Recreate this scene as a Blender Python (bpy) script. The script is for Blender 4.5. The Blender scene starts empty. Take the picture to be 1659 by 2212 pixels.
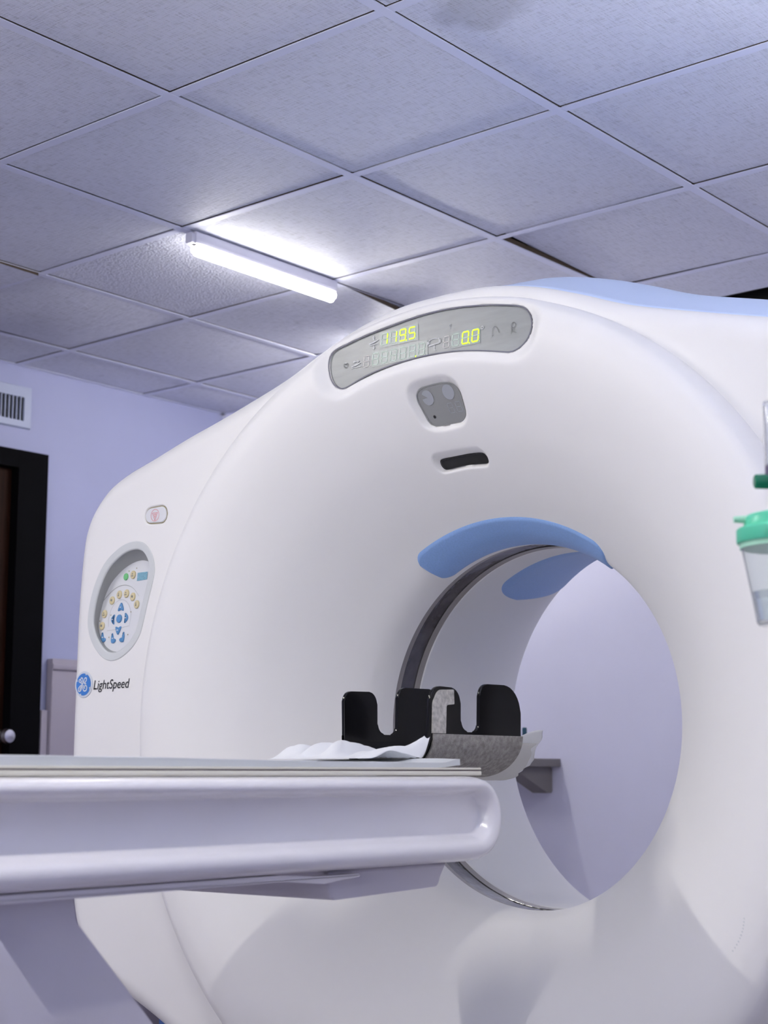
import bpy, bmesh, math, random
import numpy as np
from mathutils import Vector, Matrix, noise

random.seed(7)
SC = bpy.context.scene
COL = SC.collection
PI = math.pi

# ------------------------------------------------------------------ camera
ZC = 1.015                                   # height of the scanner's bore axis
CAM = Vector((-2.495, -1.7456, 0.9173))
YAW, PITCH, ROLL, FPX = math.radians(39.558), math.radians(9.453), math.radians(-0.1045), 3421.8
cd = bpy.data.cameras.new('camera')
cam = bpy.data.objects.new('camera', cd)
COL.objects.link(cam)
SC.camera = cam
fw = Vector((math.cos(PITCH)*math.cos(YAW), math.cos(PITCH)*math.sin(YAW), math.sin(PITCH)))
r0 = Vector((math.sin(YAW), -math.cos(YAW), 0)); u0 = r0.cross(fw)
rr = r0*math.cos(ROLL) + u0*math.sin(ROLL); uu = u0*math.cos(ROLL) - r0*math.sin(ROLL)
R = Matrix((rr, uu, -fw)).transposed().to_4x4()
cam.matrix_world = Matrix.Translation(CAM) @ R
cd.sensor_fit = 'VERTICAL'; cd.sensor_height = 24.0; cd.sensor_width = 18.0
cd.lens = FPX/2212*24.0
cd.dof.use_dof = True; cd.dof.focus_distance = 3.08; cd.dof.aperture_fstop = 4.2
cd.clip_start = 0.02

# ------------------------------------------------------------------ view, world
SC.view_settings.view_transform = 'Standard'
SC.view_settings.look = 'None'
SC.view_settings.exposure = 0.2
SC.view_settings.gamma = 1.0
SC.view_settings.use_curve_mapping = False
SC.cycles.use_denoising = True
SC.cycles.max_bounces = 10
SC.cycles.diffuse_bounces = 6
SC.cycles.sample_clamp_indirect = 8.0
W = bpy.data.worlds.new('world'); SC.world = W; W.use_nodes = True
W.node_tree.nodes['Background'].inputs[0].default_value = (0.8, 0.85, 1.0, 1)
W.node_tree.nodes['Background'].inputs[1].default_value = 0.15
TUBE_POWER = 26.0          # emission of the tube in view
TUBE_POWER_ROOM = 110.0
TUBE_POWER_SIDE = 45.0      # emission of the added ceiling tubes
ADDED_UPLIGHT_COLOUR = (0.93, 0.96, 1.0)
ADDED_UPLIGHT_POWER = 200.0
TUBE_POWER_REAR = 150.0
TUBE_POWER_FOOT = 168.0
ADDED_WINDOW_POWER = 3.4
ADDED_WINDOW_COLOUR = (0.97, 0.98, 1.0)
TUBE_COLOUR = (1.0, 0.965, 0.90)

# ------------------------------------------------------------------ materials
def mat(name, col, rough=0.5, metal=0.0, spec=0.5, coat=0.0, emit=None, estr=0.0, trans=0.0, ior=1.45,
        noise_scale=None, noise_amt=0.0, bump=0.0, bump_scale=200.0, stretch=(1, 1, 1), alpha=1.0):
    m = bpy.data.materials.new(name); m.use_nodes = True
    nt = m.node_tree; b = nt.nodes['Principled BSDF']
    b.inputs['Base Color'].default_value = (*col, 1)
    b.inputs['Roughness'].default_value = rough
    b.inputs['Metallic'].default_value = metal
    b.inputs['Specular IOR Level'].default_value = spec
    b.inputs['Coat Weight'].default_value = coat
    b.inputs['Coat Roughness'].default_value = 0.12
    b.inputs['Transmission Weight'].default_value = trans
    b.inputs['IOR'].default_value = ior
    b.inputs['Alpha'].default_value = alpha
    if emit:
        b.inputs['Emission Color'].default_value = (*emit, 1)
        b.inputs['Emission Strength'].default_value = estr
    if noise_amt or bump:
        tc = nt.nodes.new('ShaderNodeTexCoord'); mp = nt.nodes.new('ShaderNodeMapping')
        mp.inputs['Scale'].default_value = stretch
        nt.links.new(tc.outputs['Object'], mp.inputs['Vector'])
    if noise_amt:
        n = nt.nodes.new('ShaderNodeTexNoise'); n.inputs['Scale'].default_value = noise_scale or 8.0
        n.inputs['Detail'].default_value = 6.0
        nt.links.new(mp.outputs[0], n.inputs['Vector'])
        r = nt.nodes.new('ShaderNodeValToRGB')
        r.color_ramp.elements[0].position = 0.3; r.color_ramp.elements[1].position = 0.7
        r.color_ramp.elements[0].color = (*[c*(1-noise_amt) for c in col], 1)
        r.color_ramp.elements[1].color = (*[min(1, c*(1+noise_amt)) for c in col], 1)
        nt.links.new(n.outputs['Fac'], r.inputs[0]); nt.links.new(r.outputs[0], b.inputs['Base Color'])
    if bump:
        n2 = nt.nodes.new('ShaderNodeTexNoise'); n2.inputs['Scale'].default_value = bump_scale
        n2.inputs['Detail'].default_value = 3.0
        nt.links.new(mp.outputs[0], n2.inputs['Vector'])
        bp = nt.nodes.new('ShaderNodeBump'); bp.inputs['Strength'].default_value = bump
        bp.inputs['Distance'].default_value = 0.004
        nt.links.new(n2.outputs['Fac'], bp.inputs['Height']); nt.links.new(bp.outputs[0], b.inputs['Normal'])
    return m

def linen_material(name, col, stipple=False):
    """vinyl faced ceiling board: fine woven emboss, or a coarse stipple for the odd replaced board"""
    m = bpy.data.materials.new(name); m.use_nodes = True
    nt = m.node_tree; b = nt.nodes['Principled BSDF']; L = nt.links
    b.inputs['Roughness'].default_value = 0.6
    tc = nt.nodes.new('ShaderNodeTexCoord')
    def nz(scale, st, detail=2.0):
        mp = nt.nodes.new('ShaderNodeMapping'); mp.inputs['Scale'].default_value = st
        n = nt.nodes.new('ShaderNodeTexNoise'); n.inputs['Scale'].default_value = scale
        n.inputs['Detail'].default_value = detail
        L.new(tc.outputs['Object'], mp.inputs['Vector']); L.new(mp.outputs[0], n.inputs['Vector'])
        return n.outputs['Fac']
    add = nt.nodes.new('ShaderNodeMath'); add.operation = 'ADD'
    if stipple:
        L.new(nz(75, (1, 1, 1), 3), add.inputs[0]); L.new(nz(150, (1, 1, 1), 1), add.inputs[1])
    else:
        L.new(nz(26, (1.0, 11.0, 1.0), 3), add.inputs[0]); L.new(nz(26, (11.0, 1.0, 1.0), 3), add.inputs[1])
    r = nt.nodes.new('ShaderNodeValToRGB')
    e = r.color_ramp.elements
    e[0].position = 0.72; e[1].position = 1.28
    e[0].color = (*[c*(0.80 if not stipple else 0.88) for c in col], 1); e[1].color = (*[min(1, c*1.10) for c in col], 1)
    hf = nt.nodes.new('ShaderNodeMath'); hf.operation = 'MULTIPLY'; hf.inputs[1].default_value = 1.0
    L.new(add.outputs[0], hf.inputs[0]); L.new(hf.outputs[0], r.inputs[0])
    # large soft soiling and one worn grey patch
    big = nz(2.3, (1, 1, 1), 4)
    r2 = nt.nodes.new('ShaderNodeValToRGB'); r2.color_ramp.elements[0].position = 0.3; r2.color_ramp.elements[1].position = 0.65
    r2.color_ramp.elements[0].color = (0.94, 0.94, 0.94, 1); r2.color_ramp.elements[1].color = (1, 1, 1, 1)
    L.new(big, r2.inputs[0])
    mx = nt.nodes.new('ShaderNodeMixRGB'); mx.blend_type = 'MULTIPLY'; mx.inputs[0].default_value = 1.0
    L.new(r.outputs[0], mx.inputs[1]); L.new(r2.outputs[0], mx.inputs[2])
    out = mx.outputs[0]
    if not stipple:
        mp = nt.nodes.new('ShaderNodeMapping'); mp.vector_type = 'POINT'
        mp.inputs['Location'].default_value = (STAIN[0]*-5.5, STAIN[1]*-4.0, 0); mp.inputs['Scale'].default_value = (5.5, 4.0, 0)
        ln = nt.nodes.new('ShaderNodeVectorMath'); ln.operation = 'LENGTH'
        L.new(tc.outputs['Object'], mp.inputs['Vector']); L.new(mp.outputs[0], ln.inputs[0])
        sub = nt.nodes.new('ShaderNodeMath'); sub.operation = 'ADD'
        L.new(ln.outputs['Value'], sub.inputs[0]); L.new(nz(9, (1, 1, 1), 5), sub.inputs[1])
        r3 = nt.nodes.new('ShaderNodeValToRGB'); r3.color_ramp.elements[0].position = 0.75; r3.color_ramp.elements[1].position = 1.0
        r3.color_ramp.elements[0].color = (0.74, 0.74, 0.74, 1); r3.color_ramp.elements[1].color = (1, 1, 1, 1)
        L.new(sub.outputs[0], r3.inputs[0])
        mx2 = nt.nodes.new('ShaderNodeMixRGB'); mx2.blend_type = 'MULTIPLY'; mx2.inputs[0].default_value = 1.0
        L.new(out, mx2.inputs[1]); L.new(r3.outputs[0], mx2.inputs[2]); out = mx2.outputs[0]
    L.new(out, b.inputs['Base Color'])
    bp = nt.nodes.new('ShaderNodeBump'); bp.inputs['Strength'].default_value = 0.6 if stipple else 0.75
    bp.inputs['Distance'].default_value = 0.004
    L.new(add.outputs[0], bp.inputs['Height']); L.new(bp.outputs[0], b.inputs['Normal'])
    return m

STAIN = (-0.15, -0.05)
M = dict(
    shell=mat('scanner_white_plastic', (0.82, 0.81, 0.795), 0.48),
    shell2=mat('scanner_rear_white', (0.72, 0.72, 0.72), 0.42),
    blue=mat('scanner_blue_plastic', (0.235, 0.385, 0.69), 0.42, noise_scale=300, noise_amt=0.06, bump=0.08, bump_scale=700),
    paleblue=mat('pale_blue_plastic', (0.58, 0.69, 0.90), 0.4),
    darkblue=mat('floor_skirt_blue', (0.06, 0.13, 0.35), 0.5),
    grey=mat('bezel_grey_plastic', (0.62, 0.64, 0.64), 0.45),
    greyw=mat('recess_grey_shaded', (0.36, 0.37, 0.37), 0.5),  # darker than the bezel: the recess's shade is in the colour
    plate=mat('panel_light_plastic', (0.70, 0.71, 0.73), 0.35),
    lens=mat('display_lens_grey', (0.25, 0.262, 0.265), 0.32, spec=0.4, noise_scale=9, noise_amt=0.10, stretch=(1, 1, 7)),  # streaks in the colour imitate reflections of the ceiling
    lens2=mat('status_lens_grey', (0.27, 0.275, 0.275), 0.5, spec=0.25),
    edge_shade=mat('lens_edge_shade', (0.12, 0.12, 0.16), 0.5),
    cell=mat('digit_cell_grey', (0.215, 0.25, 0.245), 0.3),
    ghost=mat('unlit_segment_green', (0.56, 0.70, 0.60), 0.4),
    ghostred=mat('unlit_segment_rose', (0.66, 0.62, 0.60), 0.4),
    lit=mat('lit_segment_lime', (0.6, 0.9, 0.0), 0.4, emit=(0.52, 1.0, 0.0), estr=1.25),
    icon=mat('icon_white_print', (0.62, 0.63, 0.63), 0.5),
    icongrey=mat('icon_dark_print', (0.20, 0.21, 0.21), 0.5),
    iconmid=mat('icon_faint_print', (0.15, 0.155, 0.16), 0.5),
    icon2=mat('icon_pale_print', (0.335, 0.35, 0.385), 0.4),
    black=mat('black_gloss_plastic', (0.006, 0.006, 0.007), 0.13, spec=0.22),
    blackm=mat('black_matt_plastic', (0.012, 0.012, 0.013), 0.5),
    window=mat('dark_scan_window_film', (0.035, 0.033, 0.033), 0.10, spec=0.9, noise_scale=18, noise_amt=0.85, bump=0.9, bump_scale=14),  # mottling in the colour imitates glints on the glossy film
    windowb=mat('brown_grey_film_border', (0.28, 0.26, 0.245), 0.28),
    yellow=mat('cream_yellow_button', (0.66, 0.57, 0.34), 0.35),
    green=mat('green_button', (0.16, 0.52, 0.20), 0.35),
    bluebtn=mat('blue_button', (0.10, 0.27, 0.52), 0.25),
    lcd=mat('blue_grey_screen', (0.19, 0.38, 0.47), 0.3, noise_scale=400, noise_amt=0.25),
    red=mat('red_print', (0.75, 0.22, 0.24), 0.5),
    ink=mat('black_print', (0.012, 0.012, 0.014), 0.5),
    logo=mat('emblem_blue', (0.045, 0.20, 0.58), 0.35),
    logow=mat('emblem_silver', (0.62, 0.66, 0.72), 0.3),
    rim=mat('button_rim_ochre', (0.30, 0.26, 0.14), 0.4),
    table=mat('table_white_enamel', (0.86, 0.845, 0.86), 0.22, coat=0.3),
    tabled=mat('table_base_enamel', (0.62, 0.60, 0.65), 0.45),
    cream=mat('cradle_cream_edge', (0.72, 0.70, 0.60), 0.4),
    slit=mat('cradle_dark_gap', (0.16, 0.12, 0.15), 0.6),
    pad=mat('table_pad_grey_vinyl', (0.62, 0.645, 0.66), 0.5),
    felt=mat('grey_felt', (0.31, 0.295, 0.275), 0.95, noise_scale=120, noise_amt=0.3, bump=0.6, bump_scale=500),
    feltl=mat('pale_felt', (0.52, 0.50, 0.46), 0.95, noise_scale=140, noise_amt=0.3, bump=0.6, bump_scale=500),
    paper=mat('white_paper', (0.78, 0.79, 0.80), 0.7),
    paperd=mat('cream_paper', (0.62, 0.615, 0.59), 0.8),
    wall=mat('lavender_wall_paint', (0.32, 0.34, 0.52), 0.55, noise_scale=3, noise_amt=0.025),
    wallb=mat('lavender_wall_brightened', (0.80, 0.81, 0.97), 0.55, noise_scale=3, noise_amt=0.02),  # the same lavender lightened in the colour, in place of light on it
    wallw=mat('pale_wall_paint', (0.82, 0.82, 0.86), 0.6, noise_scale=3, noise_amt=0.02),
    panel=mat('mauve_grey_panel', (0.29, 0.265, 0.33), 0.55, noise_scale=5, noise_amt=0.04),
    doorb=mat('door_black_paint', (0.002, 0.002, 0.003), 0.7, spec=0.05),
    doorw=mat('door_dark_brown', (0.014, 0.004, 0.002), 0.6, spec=0.1, noise_scale=6, noise_amt=0.4, stretch=(10, 1, 1)),
    chrome=mat('brushed_steel', (0.6, 0.6, 0.65), 0.25, metal=1.0),
    vent=mat('vent_white_metal', (0.36, 0.40, 0.54), 0.45),
    dark=mat('dark_void', (0.006, 0.006, 0.006), 0.9),
    plenum=mat('plenum_dark_board', (0.02, 0.018, 0.016), 0.9),
    board=mat('brown_fibre_board_edge', (0.06, 0.042, 0.028), 0.9),
    tee=mat('ceiling_grid_white', (0.66, 0.68, 0.83), 0.45),
    tile=linen_material('linen_ceiling_board', (0.61, 0.625, 0.725)),
    tilest=linen_material('stipple_ceiling_board', (0.61, 0.625, 0.725), True),
    floor=mat('grey_vinyl_floor', (0.34, 0.31, 0.34), 0.35, noise_scale=40, noise_amt=0.12),
    shelf=mat('grey_brown_laminate', (0.20, 0.185, 0.18), 0.5),
    lamp=mat('lit_tube', (1, 1, 1), 0.4, emit=TUBE_COLOUR, estr=TUBE_POWER),
    lamp2=mat('added_tube_table', (1, 1, 1), 0.4, emit=TUBE_COLOUR, estr=TUBE_POWER_ROOM),
    lamp4=mat('lit_tube_rear', (1, 1, 1), 0.4, emit=TUBE_COLOUR, estr=TUBE_POWER_REAR),
    lamp6=mat('added_tube_side', (1, 1, 1), 0.4, emit=TUBE_COLOUR, estr=TUBE_POWER_SIDE),
    lamp5=mat('added_tube_foot', (1, 1, 1), 0.4, emit=TUBE_COLOUR, estr=TUBE_POWER_FOOT),
    lamp3=mat('added_uplight_tube', (1, 1, 1), 0.4, emit=ADDED_UPLIGHT_COLOUR, estr=ADDED_UPLIGHT_POWER),
    daylight=mat('added_window_pane', (0.9, 0.9, 0.9), 0.6, emit=ADDED_WINDOW_COLOUR, estr=ADDED_WINDOW_POWER),
    lampbody=mat('lamp_white_metal', (0.62, 0.62, 0.72), 0.4),
    cap=mat('bottle_mint_plastic', (0.10, 0.60, 0.38), 0.35, trans=0.15),
    capl=mat('bottle_pale_mint_plastic', (0.42, 0.78, 0.58), 0.4, trans=0.15),
    knob=mat('dark_green_knob', (0.004, 0.15, 0.075), 0.22),
    clear=mat('clear_bottle_plastic', (0.94, 0.97, 0.98), 0.12, trans=0.92, ior=1.12),
    frost=mat('clear_tube_plastic', (0.9, 0.92, 0.97), 0.08, trans=0.95, ior=1.25),
    water=mat('still_water', (0.80, 0.87, 0.93), 0.03, trans=0.97, ior=1.33),
    collar=mat('violet_grey_collar', (0.10, 0.08, 0.14), 0.4),
    teal=mat('teal_cap', (0.004, 0.06, 0.11), 0.4),
    whitep=mat('white_bottle_plastic', (0.7, 0.72, 0.74), 0.4),
)

# ------------------------------------------------------------------ builders
ORG = {}                                     # object -> world origin of its own frame
def empty(name, loc):
    o = bpy.data.objects.new(name, None); o.location = loc; o.empty_display_size = 0.1
    COL.objects.link(o); ORG[o] = Vector(loc); return o
def tag(o, label=None, cat=None, group=None, kind=None):
    if label: o['label'] = label
    if cat: o['category'] = cat
    if group: o['group'] = group
    if kind: o['kind'] = kind
    return o
def build(name, V, F, m, parent=None, smooth=True, loc=None, mi=None, auto=None):
    """one mesh object from world-space vertices"""
    V = np.asarray(V, float).reshape(-1, 3)
    if loc is None:
        loc = ORG[parent] if parent else Vector(((V[:, 0].min()+V[:, 0].max())/2, (V[:, 1].min()+V[:, 1].max())/2, V[:, 2].min()))
    loc = Vector(loc)
    me = bpy.data.meshes.new(name)
    me.from_pydata((V-np.array(loc)).tolist(), [], F if isinstance(F, list) else np.asarray(F).tolist())
    ms = m if isinstance(m, (list, tuple)) else [m]
    for x in ms: me.materials.append(x)
    if mi is not None: me.polygons.foreach_set('material_index', mi)
    me.polygons.foreach_set('use_smooth', [smooth]*len(me.polygons))
    me.update()
    o = bpy.data.objects.new(name, me); COL.objects.link(o); ORG[o] = loc
    if parent:
        o.parent = parent; o.location = loc-ORG[parent]
    else: o.location = loc
    if auto is not None: sharp(o, auto)
    return o
def sharp(o, deg=35):
    bm = bmesh.new(); bm.from_mesh(o.data)
    for e in bm.edges:
        if len(e.link_faces) == 2 and e.calc_face_angle(0) > math.radians(deg): e.smooth = False
    bm.to_mesh(o.data); bm.free()
def recalc(o):
    bm = bmesh.new(); bm.from_mesh(o.data); bmesh.ops.recalc_face_normals(bm, faces=bm.faces); bm.to_mesh(o.data); bm.free()
def grid_faces(n, m, wrap_n=False, wrap_m=False, flip=False):
    """faces of an n x m vertex grid, index i*m + j"""
    i = np.arange(n if wrap_n else n-1); j = np.arange(m if wrap_m else m-1)
    I, J = np.meshgrid(i, j, indexing='ij'); I2 = (I+1) % n; J2 = (J+1) % m
    F = np.stack([I*m+J, I2*m+J, I2*m+J2, I*m+J2], -1).reshape(-1, 4)
    return F[:, ::-1] if flip else F
def box(name, lo, hi, m, parent=None, bev=0.0, seg=2):
    bm = bmesh.new()
    lo, hi = Vector(lo), Vector(hi); c = (lo+hi)/2
    bmesh.ops.create_cube(bm, size=1.0, matrix=Matrix.Translation(c) @ Matrix.Diagonal((*(hi-lo), 1)))
    if bev: bmesh.ops.bevel(bm, geom=bm.edges[:], offset=bev, segments=seg, affect='EDGES', profile=0.5)
    return from_bm(name, bm, m, parent)
def from_bm(name, bm, m, parent=None, auto=40):
    bmesh.ops.recalc_face_normals(bm, faces=bm.faces)
    V = [v.co.copy() for v in bm.verts]; bm.verts.index_update()
    F = [[v.index for v in f.verts] for f in bm.faces]; bm.free()
    return build(name, V, F, m, parent, auto=auto)
def rounded(pts, rad, n=6):
    """round the corners of a 2-D polygon; rad is one value or one per corner"""
    out = []; N = len(pts)
    for i in range(N):
        p = np.array(pts[i], float); a = np.array(pts[i-1], float); b = np.array(pts[(i+1) % N], float)
        r = rad[i] if isinstance(rad, (list, tuple)) else rad
        if r <= 0: out.append(tuple(p)); continue
        u = (a-p)/np.linalg.norm(a-p); v = (b-p)/np.linalg.norm(b-p)
        ang = math.acos(max(-1, min(1, float(u@v)))); d = min(r/math.tan(ang/2), 0.49*min(np.linalg.norm(a-p), np.linalg.norm(b-p)))
        bis = (u+v)/np.linalg.norm(u+v); c = p+bis*d/math.cos(ang/2); R_ = d*math.tan(ang/2)
        a0 = math.atan2(*(p+u*d-c)[::-1]); a1 = math.atan2(*(p+v*d-c)[::-1]); da = (a1-a0+PI) % (2*PI)-PI
        for k in range(n+1):
            t = a0+da*k/n; out.append((c[0]+R_*math.cos(t), c[1]+R_*math.sin(t)))
    return out
def prism(name, poly, axis, a, b, m, parent=None, bev=0.0, auto=40):
    """extrude a 2-D polygon along an axis ('x': (y,z), 'y': (x,z), 'z': (x,y)) from a to b"""
    def P(q, t): return {'x': (t, q[0], q[1]), 'y': (q[0], t, q[1]), 'z': (q[0], q[1], t)}[axis]
    bm = bmesh.new()
    A = [bm.verts.new(P(q, a)) for q in poly]; B = [bm.verts.new(P(q, b)) for q in poly]
    N = len(poly)
    fa = bm.faces.new(A); fb = bm.faces.new(B[::-1])
    for i in range(N): bm.faces.new((A[i], B[i], B[(i+1) % N], A[(i+1) % N]))
    if bev:
        ed = list({e for f in (fa, fb) for e in f.edges})
        bmesh.ops.bevel(bm, geom=ed, offset=bev, segments=3, affect='EDGES', profile=0.5)
    bmesh.ops.triangulate(bm, faces=[f for f in bm.faces if len(f.verts) > 4])
    return from_bm(name, bm, m, parent, auto)
def lathe(name, prof, c, m, parent=None, n=48, axis='z', direction=None, caps=True, auto=35):
    """revolve (radius, height) about an axis through c"""
    d = Vector(direction).normalized() if direction else Vector((0, 0, 1))
    a = d.orthogonal().normalized(); b = d.cross(a)
    c = Vector(c); V = []
    for r, h in prof:
        for k in range(n):
            t = 2*PI*k/n; V.append(c+d*h+(a*math.cos(t)+b*math.sin(t))*r)
    F = grid_faces(len(prof), n, wrap_m=True).tolist()
    if caps:
        F.append(list(range(n))); F.append([(len(prof)-1)*n+k for k in range(n)][::-1])
    o = build(name, V, F, m, parent); recalc(o); sharp(o, auto); return o
def tube(name, pts, rad, m, parent=None, n=12):
    pts = [Vector(p) for p in pts]; V = []
    rad = rad if isinstance(rad, (list, tuple)) else [rad]*len(pts)
    for i, p in enumerate(pts):
        t = (pts[min(i+1, len(pts)-1)]-pts[max(i-1, 0)]).normalized()
        a = t.orthogonal().normalized() if i == 0 else (a-t*a.dot(t)).normalized()
        b = t.cross(a)
        for k in range(n): V.append(p+(a*math.cos(2*PI*k/n)+b*math.sin(2*PI*k/n))*rad[i])
    F = grid_faces(len(pts), n, wrap_m=True).tolist()
    F += [list(range(n)), [(len(pts)-1)*n+k for k in range(n)][::-1]]
    o = build(name, V, F, m, parent); recalc(o); sharp(o); return o
def catmull(P, n, closed=False):
    P = np.array(P, float); N = len(P); out = []
    rng = N if closed else N-1
    for i in range(rng):
        if closed: p0, p1, p2, p3 = P[(i-1) % N], P[i], P[(i+1) % N], P[(i+2) % N]
        else: p0, p1, p2, p3 = P[max(i-1, 0)], P[i], P[i+1], P[min(i+2, N-1)]
        for k in range(n):
            t = k/n
            out.append(0.5*((2*p1)+(-p0+p2)*t+(2*p0-5*p1+4*p2-p3)*t*t+(-p0+3*p1-3*p2+p3)*t**3))
    if not closed: out.append(P[-1])
    return np.array(out)
def resample(P, n, closed=True):
    P = np.array(P, float); Q = np.vstack([P, P[:1]]) if closed else P
    s = np.r_[0, np.cumsum(np.linalg.norm(np.diff(Q, axis=0), axis=1))]
    t = np.linspace(0, s[-1], n, endpoint=not closed)
    return np.stack([np.interp(t, s, Q[:, k]) for k in range(2)], 1)
def pchip(x, y, q):
    """monotone cubic interpolation"""
    x = np.array(x, float); y = np.array(y, float); h = np.diff(x); d = np.diff(y)/h
    m = np.zeros_like(x); m[0], m[-1] = d[0], d[-1]
    for i in range(1, len(x)-1):
        if d[i-1]*d[i] > 0:
            w1, w2 = 2*h[i]+h[i-1], h[i]+2*h[i-1]; m[i] = (w1+w2)/(w1/d[i-1]+w2/d[i])
    q = np.clip(q, x[0], x[-1]); i = np.clip(np.searchsorted(x, q, 'right')-1, 0, len(h)-1)
    t = (q-x[i])/h[i]
    return ((1+2*t)*(1-t)**2*y[i]+t*(1-t)**2*h[i]*m[i]+t*t*(3-2*t)*y[i+1]+t*t*(t-1)*h[i]*m[i+1])
def sdf(Y, Z, poly):
    """signed distance to a closed 2-D polygon, negative inside"""
    P = np.array(poly, float); best = np.full(Y.shape, 1e9); inside = np.zeros(Y.shape, bool)
    for i in range(len(P)):
        a, b = P[i], P[(i+1) % len(P)]; ab = b-a
        t = np.clip(((Y-a[0])*ab[0]+(Z-a[1])*ab[1])/max(ab@ab, 1e-12), 0, 1)
        best = np.minimum(best, np.hypot(Y-a[0]-t*ab[0], Z-a[1]-t*ab[1]))
        c = ((a[1] > Z) != (b[1] > Z))
        with np.errstate(divide='ignore', invalid='ignore'):
            xi = (b[0]-a[0])*(Z-a[1])/(b[1]-a[1])+a[0]
        inside ^= c & (Y < xi)
    return np.where(inside, -best, best)
def smooth01(t): t = np.clip(t, 0, 1); return t*t*(3-2*t)
def offset(P, d):
    """move a closed 2-D loop inwards by d (any winding)"""
    P = np.array(P, float); T = np.roll(P, -1, 0)-np.roll(P, 1, 0); T /= np.linalg.norm(T, axis=1)[:, None]
    Nn = np.stack([-T[:, 1], T[:, 0]], 1); c = P.mean(0)
    if ((c-P)*Nn).sum() < 0: Nn = -Nn
    return P+Nn*d
def ribbon(pts, w):
    """2-D quads along a polyline"""
    P = np.array(pts, float); N = len(P); w = np.broadcast_to(np.array(w, float), (N,))
    T = np.gradient(P, axis=0); T /= np.maximum(np.linalg.norm(T, axis=1), 1e-9)[:, None]
    n = np.stack([-T[:, 1], T[:, 0]], 1)*w[:, None]/2
    return [[P[i]-n[i], P[i+1]-n[i+1], P[i+1]+n[i+1], P[i]+n[i]] for i in range(N-1)]
def circle(c, r, n=20): return [(c[0]+r*math.cos(2*PI*k/n), c[1]+r*math.sin(2*PI*k/n)) for k in range(n)]
def decal(name, polys, to3, m, parent, mi=None):
    """flat print: list of 2-D polygons mapped to 3-D by to3"""
    V, F = [], []
    for p in polys:
        F.append(list(range(len(V), len(V)+len(p)))); V += [to3(q[0], q[1]) for q in p]
    return build(name, V, F, m, parent, smooth=False, mi=mi)
def slab_loop(name, loop, X, thick, m, parent, rim=0.0):
    """a plate whose 2-D outline (y,z) lies on X = X(y,z), with thickness towards +X and a rounded front rim"""
    loop = np.array(loop); N = len(loop); rings = []
    steps = [(0.0, thick), (0.0, rim), (rim*0.3, rim*0.3), (rim, 0.0)] if rim else [(0.0, thick), (0.0, 0.0)]
    for ins, dx in steps:
        L = offset(loop, ins) if ins else loop
        rings.append([(X(y, z)+dx, y, z) for y, z in L])
    V = [p for r in rings for p in r]
    F = grid_faces(len(rings), N, wrap_m=True).tolist()
    F.append([(len(rings)-1)*N+k for k in range(N)])
    o = build(name, V, F, m, parent); recalc(o); sharp(o, 20); return o

# ------------------------------------------------------------------ the room
CZ = 2.3867                                   # underside of the suspended ceiling
XB, YL, XF, YR = 2.0, 2.83, -4.6, -2.9        # back wall, left wall, front wall, right wall
TOP = 2.78
GX0, GY0, G = -0.8787, 1.3086, 0.61
tag(box('floor', (XF, YR, -0.1), (XB, YL, 0), M['floor']), 'grey vinyl floor under the scanner', 'floor', kind='structure')
tag(box('wall_back', (XB, YR-0.15, 0), (XB+0.15, YL+0.15, TOP), M['wallb']), 'lavender wall, brightened in its colour, seen through the scanner opening', 'wall', kind='structure')
tag(box('wall_front', (XF-0.15, YR-0.15, 0), (XF, YL+0.15, TOP), M['wallw']), 'pale wall behind the viewer', 'wall', kind='structure')
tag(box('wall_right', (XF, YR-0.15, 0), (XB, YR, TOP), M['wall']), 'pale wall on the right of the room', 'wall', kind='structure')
DX0, DX1, DZ = 0.02, 1.045, 2.03              # door opening
bm = bmesh.new()
for lo, hi in (((XF, YL, 0), (DX0, YL+0.15, TOP)), ((DX1, YL, 0), (XB, YL+0.15, TOP)), ((DX0, YL, DZ), (DX1, YL+0.15, TOP))):
    lo, hi = Vector(lo), Vector(hi)
    bmesh.ops.create_cube(bm, size=1.0, matrix=Matrix.Translation((lo+hi)/2) @ Matrix.Diagonal((*(hi-lo), 1)))
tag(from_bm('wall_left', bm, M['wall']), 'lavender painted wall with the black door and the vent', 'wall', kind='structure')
tag(box('ceiling_slab', (XF, YR, TOP), (XB, YL, TOP+0.1), M['plenum']), 'dark slab above the suspended ceiling', 'ceiling', kind='structure')
box('gap_blackout', (1.70, -1.6, CZ+0.045), (XB-0.003, 1.5, CZ+0.06), M['dark'], bpy.data.objects['ceiling_slab'])  # black sheets added above the ceiling gap so that it reads dark
box('gap_blackout', (1.985, -1.6, CZ+0.004), (XB-0.003, 1.5, CZ+0.044), M['dark'], bpy.data.objects['ceiling_slab'])

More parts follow.
